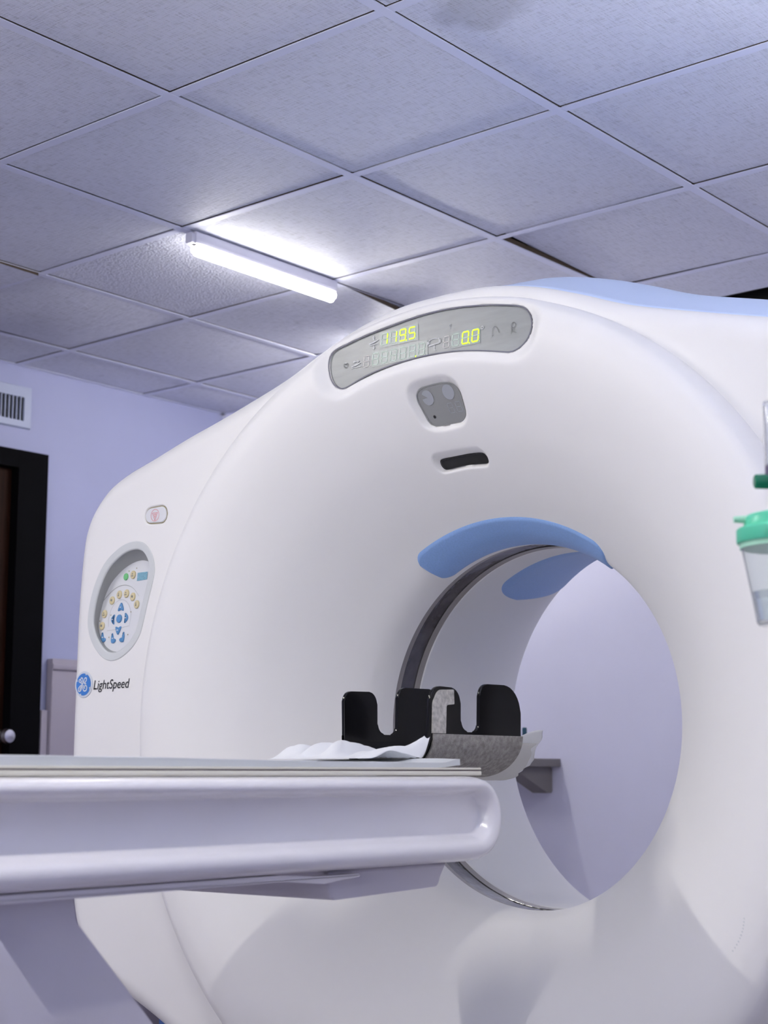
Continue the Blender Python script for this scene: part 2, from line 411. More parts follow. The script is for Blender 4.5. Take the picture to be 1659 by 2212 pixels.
# suspended ceiling: boards as one surface, the tee grid as its part
def ceiling():
    V, F, MI = [], [], []
    T = 0.014
    js = range(-8, 6); is_ = range(-4, 9)
    for j in js:
        for i in is_:
            x0, x1 = GX0+j*G-0.011, GX0+(j+1)*G-0.0146
            y1, y0 = GY0-i*G-0.0146, GY0-(i+1)*G-0.011
            x0, x1, y0, y1 = max(x0, XF), min(x1, XB-0.002), max(y0, YR), min(y1, YL-0.002)
            if x1-x0 < 0.03 or y1-y0 < 0.03: continue
            if j == 4 and i in (0, 1, 2, 3): x1 -= 0.15 if i else 0.04            # boards that stop short of the back wall
            n = 10
            dz = [random.uniform(0, 0.0022) for _ in range(4)]
            sag = random.uniform(0, 0.004) if j < 2 else random.uniform(0.002, 0.009)
            if (j, i) == (3, -1): dz = [0.002, -0.045, 0.002, 0.0]    # sagging board beside the lamp: corners (x0,y0) (x1,y0) (x1,y1) (x0,y1)
            if (j, i) == (3, 1): dz = [0.0, 0.0, 0.004, 0.02]
            if (j, i) == (2, -2): sag = 0.028
            if (j, i) == (3, -2): sag = 0.006
            if (j, i) == (1, -2): dz = [0.002, -0.012, 0.0, 0.0]
            base = len(V)
            for layer in (0, T):
                for a in range(n+1):
                    for b in range(n+1):
                        s, t = a/n, b/n
                        z = dz[0]*(1-s)*(1-t)+dz[1]*s*(1-t)+dz[2]*s*t+dz[3]*(1-s)*t
                        z -= sag*(math.sin(PI*s)*math.sin(PI*t))
                        V.append((x0+(x1-x0)*s, y0+(y1-y0)*t, CZ+0.0016+z+layer))
            q = n+1
            st = 1 if (j, i) == (2, -1) else 0
            for a in range(n):
                for b in range(n):
                    F.append([base+a*q+b, base+a*q+b+1, base+(a+1)*q+b+1, base+(a+1)*q+b]); MI.append(st)
                    o2 = base+q*q; F.append([o2+a*q+b, o2+(a+1)*q+b, o2+(a+1)*q+b+1, o2+a*q+b+1]); MI.append(2)
            for a in range(n):
                for (p, r) in (((a, 0), (a+1, 0)), ((a+1, n), (a, n)), ((0, a+1), (0, a)), ((n, a), (n, a+1))):
                    A, B = base+p[0]*q+p[1], base+r[0]*q+r[1]
                    F.append([A, B, B+q*q, A+q*q]); MI.append(2)
    c = build('ceiling', V, F, [M['tile'], M['tilest'], M['board']], smooth=False, mi=MI, loc=(0, 0, CZ))
    tag(c, 'suspended ceiling of square pale lavender boards', 'ceiling', kind='structure')
    bm = bmesh.new()
    def bar(lo, hi):
        lo, hi = Vector(lo), Vector(hi)
        bmesh.ops.create_cube(bm, size=1.0, matrix=Matrix.Translation((lo+hi)/2) @ Matrix.Diagonal((*(hi-lo), 1)))
    for j in js:
        x = GX0+j*G
        if XF < x < XB: bar((x-0.012, YR, CZ-0.001), (x+0.012, YL, CZ+0.0005))
    for i in is_:
        y = GY0-i*G
        if YR < y < YL: bar((XF, y-0.012, CZ-0.0014), (XB, y+0.012, CZ+0.0002))
    bar((XF, YL-0.022, CZ-0.0012), (XB, YL, CZ+0.0004)); bar((XB-0.022, YR, CZ-0.0012), (XB, YL, CZ+0.0004))
    from_bm('ceiling_grid', bm, M['tee'], c)
ceiling()

# door in the left wall
d = empty('door_1', (0.5, YL, 0)); tag(d, 'dark brown door in a black frame in the lavender wall', 'door', kind='structure')
bm = bmesh.new()
for lo, hi in (((DX1-0.075, YL-0.018, 0), (DX1+0.055, YL+0.12, DZ+0.045)), ((DX0-0.055, YL-0.018, 0), (DX0+0.075, YL+0.12, DZ+0.045)),
               ((DX0-0.055, YL-0.0175, DZ-0.02), (DX1+0.055, YL+0.12, DZ+0.0445))):
    lo, hi = Vector(lo), Vector(hi)
    bmesh.ops.create_cube(bm, size=1.0, matrix=Matrix.Translation((lo+hi)/2) @ Matrix.Diagonal((*(hi-lo), 1)))
from_bm('door_frame', bm, M['doorb'], d)
dp = box('door_leaf', (DX0+0.078, YL+0.02, 0.01), (DX1-0.078, YL+0.06, DZ-0.022), M['doorw'], d)
hk = lathe('door_handle', [(0.026, 0), (0.026, 0.006), (0.011, 0.012), (0.011, 0.035), (0.024, 0.045), (0.028, 0.06), (0.022, 0.074), (0.0, 0.078)], (0.945, YL+0.02, 1.055), M['chrome'], d, direction=(0, -1, 0), n=24)

# panels along the left wall
tag(box('trim_1', (1.135, YL-0.035, 0), (XB-0.001, YL-0.001, 1.335), M['panel'], bev=0.004), 'mauve grey protective panel on the wall beside the door', 'wall panel', kind='structure')
box('cap_strip', (1.133, YL-0.042, 1.295), (XB-0.001, YL-0.036, 1.315), M['panel'], bpy.data.objects['trim_1'], bev=0.002)
tag(box('trim_2', (1.105, YL-0.022, 0), (1.132, YL-0.001, 1.15), M['panel'], bev=0.003), 'narrow dark strip between the door frame and the panel', 'trim', kind='structure')

# ventilation grille over the door
v = empty('air_vent', (0.80, YL, 2.157)); tag(v, 'white wall vent with upright slats above the black door', 'vent')
VX0, VX1, VZ0, VZ1 = 0.56, 1.022, 2.157, 2.313
fr = []
outer = [(VX0, VZ0), (VX1, VZ0), (VX1, VZ1), (VX0, VZ1)]; inner = [(VX0+0.032, VZ0+0.027), (VX1-0.034, VZ0+0.027), (VX1-0.034, VZ1-0.042), (VX0+0.032, VZ1-0.042)]
Vv = [(x, YL-0.001, z) for x, z in outer]+[(x+(0.004 if x < 0.8 else -0.004), YL-0.012, z+(0.004 if z < 2.2 else -0.004)) for x, z in outer]+[(x, YL-0.012, z) for x, z in inner]+[(x, YL-0.001, z) for x, z in inner]
Ff = [[a*4+k, a*4+(k+1) % 4, (a+1)*4+(k+1) % 4, (a+1)*4+k] for a in range(3) for k in range(4)]
recalc(build('vent_frame', Vv, Ff, M['vent'], v, smooth=False))
box('vent_backing', (inner[0][0], YL-0.0015, inner[0][1]), (inner[1][0], YL-0.0005, inner[2][1]), M['dark'], v)
x = inner[0][0]+0.012
while x < inner[1][0]-0.004:
    box('slat', (x-0.0014, YL-0.010, inner[0][1]), (x+0.0014, YL-0.0016, inner[2][1]), M['vent'], v); x += 0.0168

# wall shelf seen through the opening
s = empty('wall_shelf', (1.8, 1.9, 0.945)); tag(s, 'grey brown shelf on the wall seen through the scanner opening', 'shelf')
box('shelf_board', (1.58, 1.205, 0.946), (XB-0.001, 2.6, 0.972), M['shelf'], s, bev=0.002)
for y in (1.27, 2.3):
    prism('bracket', rounded([(XB-0.001, 0.946), (XB-0.001, 0.86), (XB-0.03, 0.86), (1.80, 0.93), (1.80, 0.946)], 0.01), 'y', y-0.03, y+0.03, M['shelf'], s)
b = empty('small_bottle', (1.85, 1.246, 0.972)); tag(b, 'small bottle with a dark teal cap on the wall shelf', 'bottle')
lathe('bottle_body', [(0.012, 0), (0.013, 0.002), (0.013, 0.05), (0.006, 0.062), (0.006, 0.07)], (1.85, 1.246, 0.972), M['whitep'], b, n=24)
lathe('bottle_cap', [(0.0078, 0.068), (0.0078, 0.098), (0.006, 0.101)], (1.85, 1.246, 0.972), M['teal'], b, n=24)

# ------------------------------------------------------------------ ceiling lamps
def ceiling_lamp(x0, x1, y, label, m, along='x'):
    cx = (x0+x1)/2
    o = empty('ceiling_light', (cx, y, CZ)); tag(o, label, 'lamp', 'tube lamps on the ceiling')
    z1 = CZ-0.0015
    prof = rounded([(y-0.019, z1), (y+0.019, z1), (y+0.019, z1-0.024), (y+0.016, z1-0.034), (y-0.016, z1-0.034), (y-0.019, z1-0.024)], 0.004, 3)
    prism('housing', prof, 'x', x0, x1, M['lampbody'], o)
    for a, b_ in ((x0-0.012, x0+0.016), (x1-0.010, x1+0.004)):
        prism('end_cap', rounded([(y-0.013, z1-0.004), (y+0.013, z1-0.004), (y+0.013, z1-0.034), (y-0.013, z1-0.034)], 0.005, 3), 'x', a, b_, M['lampbody'], o)
    n = 16; L = []
    for k in range(n+1):
        t = PI*k/n; L.append((y+0.0165*math.cos(t), z1-0.0345-0.030*math.sin(t)**0.8))
    prism('tube', L, 'x', x0+0.012, x1, m, o, bev=0.006)
    return o
ceiling_lamp(0.37, 0.95, 1.300, 'short lit tube lamp on the ceiling above the scanner', M['lamp'])
# tubes out of sight: rear one inferred from shelf shadow, others added for light
ceiling_lamp(1.45, 1.93, 1.52, 'short lit tube lamp on the ceiling hidden behind the scanner', M['lamp4'])
ceiling_lamp(-2.69, -1.49, 1.55, 'unseen long tube lamp added over the table foot to light the scanner', M['lamp5'])
ceiling_lamp(-2.25, -1.35, -0.75, 'unseen tube lamp added over the table end to light its edge', M['lamp2'])

# unseen sources added for light: a frosted window and a hanging uplight
def window(name, axis, at, a0, a1, z0, z1, sgn, label):
    """axis 'y': in a wall of constant y, spanning x; axis 'x': in a wall of constant x, spanning y; sgn points into the room"""
    def P(a, d_, z): return (a, at+sgn*d_, z) if axis == 'y' else (at+sgn*d_, a, z)
    o = empty(name, P((a0+a1)/2, 0, z0)); tag(o, label, 'window', kind='structure')
    def bx(nm, a, b_, d0, d1, za, zb, m, bev=0.004):
        p, q = P(a, d0, za), P(b_, d1, zb)
        return box(nm, [min(p[k], q[k]) for k in range(3)], [max(p[k], q[k]) for k in range(3)], m, o, bev)
    bx('pane', a0, a1, 0.004, 0.012, z0, z1, M['daylight'], 0)
    for a, b_ in ((a0-0.05, a0+0.01), ((a0+a1)/2-0.025, (a0+a1)/2+0.025), (a1-0.01, a1+0.05)): bx('window_frame', a, b_, 0.001, 0.035, z0-0.05, z1+0.05, M['lampbody'])
    for za, zb in ((z0-0.05, z0+0.01), (z1-0.01, z1+0.05)): bx('window_frame', a0-0.05, a1+0.05, 0.001, 0.034, za, zb, M['lampbody'])
ceiling_lamp(0.66, 1.86, -1.13, 'unseen long tube lamp added behind the scanner on the right to brighten its bore', M['lamp6'])  # unseen tube added to brighten the bore and the wall behind
def uplight(x0, x1, y, z, label):
    """added unseen lamp: a tube lying in an opaque trough, made to light the ceiling only"""
    o = empty('ceiling_light', ((x0+x1)/2, y, CZ)); tag(o, label, 'lamp', 'tube lamps on the ceiling')
    for x in (x0+0.1, x1-0.1): tube('suspension_rod', [(x, y-0.05, CZ-0.0015), (x, y-0.05, z+0.02)], 0.004, M['lampbody'], o)
    prof = [(y-0.065, z+0.028), (y-0.050, z-0.020), (y-0.030, z-0.036), (y+0.030, z-0.036), (y+0.050, z-0.020), (y+0.065, z+0.028), (y+0.061, z+0.028), (y+0.046, z-0.017), (y+0.028, z-0.031), (y-0.028, z-0.031), (y-0.046, z-0.017), (y-0.061, z+0.028)]
    prism('trough', prof, 'x', x0-0.03, x1+0.03, M['lampbody'], o)
    for x in (x0-0.03, x1+0.03): prism('end_cap', prof[:6], 'x', x-0.003, x+0.003, M['lampbody'], o)
    tube('tube', [(x0+0.02, y, z-0.006), (x1-0.02, y, z-0.006)], 0.017, M['lamp3'], o, n=16)
uplight(-1.30, -0.10, -1.35, 1.80, 'unseen tube lamp in a trough, added to brighten the ceiling at right')
window('added_window_1', 'x', XF, -1.8, 0.8, 0.95, 2.0, 1, 'unseen frosted window added in the front wall to light the scanner')

# ------------------------------------------------------------------ the scanner
GA = empty('ct_scanner', (0.2, 0, 0))
tag(GA, 'large white scanner gantry with a round opening and blue pads', 'scanner')
XW = -0.222                                   # plane of the side wings
PR = np.array([0.350, 0.3503, 0.352, 0.356, 0.364, 0.378, 0.400, 0.44, 0.486, 0.53, 0.58, 0.63, 0.675, 0.71, 0.735, 0.752, 0.763, 0.7685, 0.7700])
PX = np.array([0.070, 0.058, 0.040, 0.020, -0.002, -0.024, -0.052, -0.100, -0.149, -0.190, -0.226, -0.254, -0.2705, -0.276, -0.2735, -0.266, -0.252, -0.236, -0.214])
DISP = [(0.24, 1.7006), (0.2359, 1.7218), (0.2218, 1.7317), (0.2007, 1.7362), (0.1625, 1.7437), (0.1216, 1.7498), (0.0746, 1.755), (0.0285, 1.7596), (-0.0199, 1.7614), (-0.0673, 1.7596), (-0.1136, 1.7547), (-0.159, 1.7474), (-0.2034, 1.7373), (-0.2208, 1.7294), (-0.2307, 1.7168), (-0.2348, 1.7023), (-0.2325, 1.6879), (-0.2255, 1.6743), (-0.2137, 1.664), (-0.199, 1.6579), (-0.1842, 1.6572), (-0.1516, 1.6644), (-0.1125, 1.6723), (-0.0663, 1.6793), (-0.0192, 1.6824), (0.029, 1.6821), (0.0782, 1.6787), (0.1217, 1.6727), (0.1625, 1.6634), (0.1935, 1.6536), (0.2092, 1.6534), (0.225, 1.6627), (0.2349, 1.6779)]
DIA = [(0.0472, 1.6166), (0.0446, 1.6208), (0.0387, 1.6257), (0.0308, 1.6287), (0.0174, 1.6302), (-0.0003, 1.6311), (-0.016, 1.6311), (-0.0278, 1.6299), (-0.0374, 1.6274), (-0.0443, 1.6225), (-0.0487, 1.6156), (-0.0497, 1.6065), (-0.0487, 1.593), (-0.0469, 1.5796), (-0.0447, 1.5742), (-0.0397, 1.5692), (-0.0326, 1.5657), (-0.0213, 1.5647), (-0.0021, 1.5638), (0.0167, 1.5639), (0.0286, 1.5654), (0.0362, 1.5693), (0.0406, 1.5751), (0.043, 1.5848), (0.0461, 1.5979), (0.0483, 1.6063)]
SLOT = [(0.0566, 1.5054), (0.0539, 1.508), (0.0478, 1.5095), (0.0347, 1.51), (0.0121, 1.5106), (-0.0118, 1.511), (-0.0317, 1.5105), (-0.0432, 1.5094), (-0.0475, 1.5069), (-0.0496, 1.5025), (-0.049, 1.4981), (-0.0459, 1.4954), (-0.0415, 1.4946), (-0.0237, 1.4956), (-0.0009, 1.4965), (0.0235, 1.4956), (0.0402, 1.4946), (0.0509, 1.4942), (0.0554, 1.4957), (0.0577, 1.4999)]
BEZ = [(0.8263, 1.4183), (0.8093, 1.4148), (0.7941, 1.407), (0.7806, 1.393), (0.7708, 1.3757), (0.7671, 1.359), (0.767, 1.3439), (0.7719, 1.3241), (0.7828, 1.2923), (0.7928, 1.2604), (0.8028, 1.2284), (0.8133, 1.209), (0.8313, 1.1899), (0.8533, 1.1759), (0.8756, 1.1669), (0.8984, 1.1642), (0.9198, 1.169), (0.9396, 1.1815), (0.958, 1.2004), (0.9707, 1.2204), (0.9779, 1.2415), (0.9793, 1.2597), (0.9764, 1.2829), (0.9687, 1.3109), (0.958, 1.3361), (0.9414, 1.3634), (0.9208, 1.385), (0.8944, 1.4021), (0.8698, 1.4128), (0.8471, 1.4177)]
DISP = resample(catmull(DISP, 6, True), 160); DIA = resample(catmull(DIA, 6, True), 96); SLOT = resample(catmull(SLOT, 6, True), 96)
BEZ = resample(catmull(BEZ, 6, True), 140)
fx_disp = lambda y, z: -0.255+0*(y+z)
fx_dia = lambda y, z: -0.213-0.62*(z-1.595)
fx_slot = lambda y, z: -0.137-1.0*(z-1.501)
ESTOP = rounded([(0.8015, 1.4545), (0.7990, 1.4870), (0.7330, 1.4885), (0.7330, 1.4500)], 0.0185, 8)
fx_wing = lambda y, z: XW+0*(y+z)

def front_cover():
    th = np.unique(np.concatenate([np.radians(np.arange(52, 127.95, 0.16)), np.radians(np.arange(128, 411.5, 0.8))]))
    r = np.unique(np.concatenate([np.linspace(0.35, 0.405, 26), np.arange(0.405, 0.735, 0.0025), np.linspace(0.735, 0.770, 22)]))
    TH, RR = np.meshgrid(th, r, indexing='ij')
    Y, Z = RR*np.cos(TH), ZC+RR*np.sin(TH)
    X = pchip(PR, PX, RR)
    for poly, fx, wid, lip, box_ in ((DISP, fx_disp, 0.036, 0.003, (0.33, 1.60)), (DIA, fx_dia, 0.015, 0.0004, (0.13, 1.52)), (SLOT, fx_slot, 0.010, 0.0004, (0.13, 1.45))):
        msk = (np.abs(Y) < box_[0]) & (Z > box_[1])
        s = sdf(Y[msk], Z[msk], poly)
        f0 = fx(Y[msk], Z[msk]); Xm = X[msk]
        w = smooth01(1-(s-0.0014)/wid)**1.5
        X[msk] = np.where(s <= 0.0014, f0+0.004, Xm+(f0-lip-Xm)*w)
    V = np.stack([X, Y, Z], -1).reshape(-1, 3)
    o = build('front_cover', V, grid_faces(len(th), len(r), wrap_n=True), M['shell'], GA)
    recalc(o)
front_cover()

# outline of the whole gantry, half of it, top to bottom (y, z)
HALF = [(0, 1.812), (0.10, 1.808), (0.20, 1.788), (0.30, 1.754), (0.40, 1.716), (0.55, 1.676), (0.69, 1.640), (0.80, 1.607), (0.88, 1.584), (0.94, 1.558), (0.985, 1.52), (1.015, 1.475), (1.030, 1.42), (1.041, 1.30), (1.045, 1.147), (1.047, 0.96), (1.046, 0.80), (1.036, 0.675), (1.005, 0.575), (0.945, 0.512), (0.865, 0.470), (0.72, 0.406), (0.55, 0.305), (0.35, 0.225), (0.15, 0.200), (0, 0.197)]
_h = catmull(HALF, 10)
_full = np.vstack([_h, (_h*np.array([-1, 1]))[::-1][1:-1]])
_ang = np.arctan2(_full[:, 1]-ZC, _full[:, 0]); _rad = np.hypot(_full[:, 0], _full[:, 1]-ZC)
_o = np.argsort(_ang); _ang, _rad = _ang[_o], _rad[_o]
def outline(th):
    rad = np.interp(np.mod(th+PI, 2*PI)-PI, np.r_[_ang[-1]-2*PI, _ang, _ang[0]+2*PI], np.r_[_rad[-1], _rad, _rad[0]])
    return rad*np.cos(th), ZC+rad*np.sin(th)
def outline_normal(th):
    e = 0.004; a = outline(th+e); b = outline(th-e)
    t = np.stack([a[0]-b[0], a[1]-b[1]], -1); t /= np.linalg.norm(t, axis=-1, keepdims=True)
    return t[..., 1], -t[..., 0]
def housing():
    th = np.unique(np.concatenate([np.radians(np.arange(5, 35.95, 0.14)), np.radians(np.arange(36, 364.6, 0.7))]))
    oy, oz = outline(th); ny, nz = outline_normal(th)
    rho = 0.026+0.024*smooth01((np.abs(oy)-0.25)/0.4)
    iy, iz = oy-ny*rho, oz-nz*rho
    cy, cz = 0.760*np.cos(th), ZC+0.760*np.sin(th)
    ir = np.hypot(iy, iz-ZC); k = np.minimum(1.0, (ir-0.004)/0.760)
    cy, cz = cy*k, ZC+(cz-ZC)*k
    rows = []
    for s in np.r_[np.linspace(0, 1, 130)]:
        y, z = cy+(iy-cy)*s, cz+(iz-cz)*s
        X = np.full_like(y, XW)
        rows.append([X, y, z])
    for f in np.linspace(0, PI/2, 12)[1:]:
        rows.append([XW+rho*(1-math.cos(f)), iy+ny*rho*math.sin(f), iz+nz*rho*math.sin(f)])
    for x in (-0.10, 0.1, 0.3, 0.5, 0.62): rows.append([np.full_like(oy, x), oy, oz])
    for f in np.linspace(0, PI/2, 7)[1:]:
        rows.append([np.full_like(oy, 0.62+0.08*math.sin(f)), oy-ny*0.08*(1-math.cos(f)), oz-nz*0.08*(1-math.cos(f))])
    ry, rz = 0.53*np.cos(th), ZC+0.53*np.sin(th)
    ly, lz = oy-ny*0.08, oz-nz*0.08
    for s in (0.5, 1.0): rows.append([np.full_like(oy, 0.70), ly+(ry-ly)*s, lz+(rz-lz)*s])
    A = np.array(rows)                                   # rows, 3, n
    Y, Z = A[:142, 1], A[:142, 2]
    for poly, depth, wid in ((offset(BEZ, 0.004), 0.065, 0.003), (offset(np.array(resample(ESTOP, 80)), -0.0012), 0.006, 0.0022)):
        P = np.array(poly)
        msk = (Y > P[:, 0].min()-0.03) & (Y < P[:, 0].max()+0.03) & (Z > P[:, 1].min()-0.03) & (Z < P[:, 1].max()+0.03)
        sd = sdf(Y[msk], Z[msk], P)
        A[:142, 0][msk] += depth*smooth01((wid-sd)/(2*wid))
    V = np.transpose(A, (0, 2, 1)).reshape(-1, 3)
    o = build('side_housing', V, grid_faces(len(rows), len(th), wrap_m=True), M['shell'], GA)
    recalc(o)
housing()

# bore: dark scan window ring between the front lip and the flared rear liner
def revolve_x(name, prof, m, th0=0.0, th1=2*PI, n=240, closed=True):
    th = np.linspace(th0, th1, n, endpoint=not closed)
    V = [(x, r*math.cos(t), ZC+r*math.sin(t)) for t in th for x, r in prof]
    return build(name, V, grid_faces(len(th), len(prof), wrap_n=closed), m, GA)
sw = revolve_x('scan_window', [(0.069, 0.352), (0.078, 0.3525), (0.088, 0.353), (0.0885, 0.3545), (0.110, 0.3555), (0.132, 0.3545), (0.1325, 0.353), (0.142, 0.3525), (0.152, 0.352)], [M['windowb'], M['window']])
mi = np.zeros(len(sw.data.polygons), int)
mi.reshape(240, 8)[:, 2:6] = 1
sw.data.polygons.foreach_set('material_index', mi.ravel().astype(np.int32).tolist()); recalc(sw); sharp(sw, 50)
BR = np.array([0.149, 0.152, 0.165, 0.22, 0.30, 0.40, 0.50, 0.60, 0.66, 0.70, 0.705]); BRr = np.array([0.353, 0.3505, 0.351, 0.353, 0.360, 0.374, 0.396, 0.432, 0.466, 0.505, 0.53])
xs = np.r_[np.linspace(0.149, 0.165, 8), np.linspace(0.17, 0.705, 60)]
ln = revolve_x('bore_liner', [(x, float(pchip(BR, BRr, np.array([x]))[0])) for x in xs], M['shell2']); recalc(ln)

# blue pads on the lip of the opening, front and rear
def pad(name, prof, th_l, th_r, thick, corner, m):
    """prof: (x, r) points from the outer to the inner edge; raised above the surface with soft rounded ends"""
    P = np.array(prof); s = np.r_[0, np.cumsum(np.linalg.norm(np.diff(P, axis=0), axis=1))]
    Lr = s[-1]; rm = P[:, 1].mean()
    T = np.gradient(P, axis=0); T /= np.linalg.norm(T, axis=1)[:, None]
    Nn = np.stack([-np.abs(T[:, 1]), -np.abs(T[:, 0])], 1)     # towards the viewer side (-x) and the axis (-r)
    V = []; nu, nv = 140, 22
    for i in range(nu+1):
        u = i/nu
        th = th_l+(th_r-th_l)*u
        dist = min(u, 1-u)*abs(th_r-th_l)*rm                   # distance to the nearer end
        if dist < corner:
            k = math.sqrt(max(0, 1-(1-dist/corner)**2))
        else: k = 1.0
        a0 = 0.5-0.5*(0.30+0.70*k); a1 = 0.5+0.5*(0.30+0.70*k)
        for j in range(nv+1):
            vv = j/nv; q = (a0+(a1-a0)*vv)*Lr
            px = np.interp(q, s, P[:, 0]); pr = np.interp(q, s, P[:, 1]); nx = np.interp(q, s, Nn[:, 0]); nr = np.interp(q, s, Nn[:, 1])
            e = min(min(vv, 1-vv)*(a1-a0)*Lr, dist+0.0)
            h = thick*math.sqrt(max(0, 1-(1-min(1, e/0.008))**2))-0.002
            V.append((px+nx*h, (pr+nr*h)*math.cos(th), ZC+(pr+nr*h)*math.sin(th)))
    o = build(name, V, grid_faces(nu+1, nv+1), m, GA); recalc(o); return o
rs = np.linspace(0.3915, 0.3505, 24)
pad('front_pad', [(float(pchip(PR, PX, np.array([r]))[0]), r) for r in rs], math.radians(57.0), math.radians(127.2), 0.006, 0.028, M['blue'])
xs = np.linspace(0.228, 0.690, 30)
pad('rear_pad', [(x, float(pchip(BR, BRr, np.array([x]))[0])-0.001) for x in xs[::-1]], math.radians(50), math.radians(130), 0.004, 0.075, M['blue'])

# pale blue cover that rises behind the white front along the top
def top_trim():
    ys = np.linspace(-0.97, 0.97, 140); V = []
    hy, hz = _h[:, 0], _h[:, 1]; top = hz > 1.45
    tz = lambda y: float(np.interp(abs(y), hy[top], hz[top]))
    for y in ys:
        k = float(smooth01((0.98-abs(y))/0.22)); x0 = XW+0.028+0.024*float(smooth01((abs(y)-0.25)/0.4))
        prof = [(x0, -0.006), (x0+0.001, 0.0015), (x0+0.03, 0.010), (-0.10, 0.030), (-0.04, 0.052), (0.0, 0.066), (0.05, 0.076), (0.12, 0.080), (0.3, 0.080), (0.55, 0.070), (0.62, 0.04), (0.66, -0.02)]
        for x, h in prof: V.append((x, y, tz(y)+(h if h < 0.002 else h*k)))
    o = build('top_trim', V, grid_faces(len(ys), len(prof)), M['paleblue'], GA); recalc(o)
top_trim()

# floor pedestal
prism('pedestal', rounded([(-0.92, 0.0), (0.92, 0.0), (0.92, 0.40), (-0.92, 0.40)], 0.02), 'x', 0.14, 0.6, M['shell2'], GA)
prism('pedestal_skirt', rounded([(-1.03, 0.0), (1.03, 0.0), (1.03, 0.43), (-1.03, 0.43)], 0.01), 'x', 0.06, 0.138, M['darkblue'], GA)

# main display
dp = slab_loop('display_panel', offset(DISP, 0.0004), fx_disp, 0.003, M['lens'], GA, rim=0.0006)
def lens_edge_line(loop, fx, lip, w_, m, par):
    L = np.vstack([loop, loop[:1]]); decal('lens_edge_line', ribbon(L, w_), lambda y, z: (fx(y, z)-lip-0.0007, y, z), m, par)
lens_edge_line(offset(DISP, -0.0005), fx_disp, 0.003, 0.0024, M['edge_shade'], dp)  # dark line painted for the shadow gap, covering the cover's stepped edge
on_disp = lambda dx: (lambda y, z: (-0.255-dx, y, z))
SEG = {'a': ((0.12, 0.94), (0.88, 0.94)), 'b': ((0.92, 0.90), (0.92, 0.54)), 'c': ((0.92, 0.46), (0.92, 0.10)), 'd': ((0.12, 0.06), (0.88, 0.06)),
       'e': ((0.08, 0.46), (0.08, 0.10)), 'f': ((0.08, 0.90), (0.08, 0.54)), 'g': ((0.14, 0.50), (0.86, 0.50))}
LITS = {'1': 'bc', '9': 'abcfgd', '5': 'afgcd', '0': 'abcdef', '': ''}
def digit(yl, zb, w, h, ch, dot, off, parent, slant=0.10, to3=None):
    """one seven-segment cell; left edge yl (to the viewer's left), base zb"""
    polys, mi = [], []
    def pt(u, v): return (yl-(u*w*0.80+v*h*slant), zb+v*h)
    lit_on = LITS[ch]; sw_ = w*0.085
    for k, (p, q) in SEG.items():
        on = k in lit_on
        wd = sw_*(1.5 if on else 0.75)
        A, B = np.array(pt(*p)), np.array(pt(*q)); t = (B-A)/np.linalg.norm(B-A); n = np.array([-t[1], t[0]])*wd/2
        A2, B2 = A+t*wd*0.25, B-t*wd*0.25
        polys.append([A-t*wd*0.2, A2+n, B2+n, B+t*wd*0.2, B2-n, A2-n]); mi.append(0 if on else 1)
    polys.append([(y, z) for y, z in circle(pt(1.10, 0.03), w*0.055*(1.4 if dot else 0.7), 10)]); mi.append(0 if dot else 1)
    return decal('digit', polys, to3 or on_disp(0.0016), [M['lit'], off], parent, mi)
def cellplate(name, y0, y1, z0, z1): return decal(name, [[(y0, z0), (y0-0.003*0, z1), (y1, z1), (y1, z0)]], on_disp(0.0008), M['cell'], dp)
cellplate('digit_field', 0.1145, 0.0205, 1.7165, 1.7475)
cellplate('digit_field', 0.1330, -0.0015, 1.6825, 1.7125)
cellplate('digit_field', -0.0550, -0.1215, 1.6855, 1.7155)
for k, (ch, dot) in enumerate((('1', 0), ('1', 0), ('9', 1), ('5', 0))):
    digit(0.1110-0.0222*k, 1.7200, 0.0205, 0.0243, ch, dot, M['ghost'], dp)
digit(0.1555, 1.6845, 0.018, 0.0235, '', 0, M['ghostred'], dp)
for k in range(6): digit(0.1335-0.0222*k, 1.6850, 0.0205, 0.0243, '', 1 if k == 4 else 0, M['ghost'], dp)
digit(-0.0365, 1.6885, 0.018, 0.0235, '', 0, M['ghostred'], dp)
for k, (ch, dot) in enumerate((('', 0), ('0', 1), ('0', 0))): digit(-0.0570-0.0222*k, 1.6885, 0.0205, 0.0243, ch, dot, M['ghost'], dp)
def mirror(pts, c, s): return [(c[0]-u*s, c[1]+v*s) for u, v in pts]         # icon space: u to the viewer's right
def ring(c, r, w, n=28): return ribbon([(c[0]+r*math.cos(2*PI*k/n), c[1]+r*math.sin(2*PI*k/n)) for k in range(n+1)], w)
decal('degree_sign', ring((-0.1265, 1.7125), 0.0026, 0.0012), on_disp(0.0016), M['icon'], dp)
bed = [[(-1, -.35), (-1, -.15), (0.1, .05), (1, .25), (1, .1), (0.1, -.2)], [(-1, -.55), (-1, -.42), (.95, -.42), (.95, -.55)]]
def arrow(u, v, du, dv, L=0.5):
    n = (-dv, du); t = (u+du*L, v+dv*L)
    return [[(t[0], t[1]), (u+du*L*.45+n[0]*.28, v+dv*L*.45+n[1]*.28), (u+du*L*.45-n[0]*.28, v+dv*L*.45-n[1]*.28)],
            [(u+n[0]*.09, v+n[1]*.09), (u+du*L*.5+n[0]*.09, v+dv*L*.5+n[1]*.09), (u+du*L*.5-n[0]*.09, v+dv*L*.5-n[1]*.09), (u-n[0]*.09, v-n[1]*.09)]]
decal('icon', [mirror(p, (0.1285, 1.7315), 0.0115) for p in bed+arrow(0, .35, 0, 1, .7)+arrow(0, -.65, 0, -1, .7)], on_disp(0.0014), M['icon'], dp)
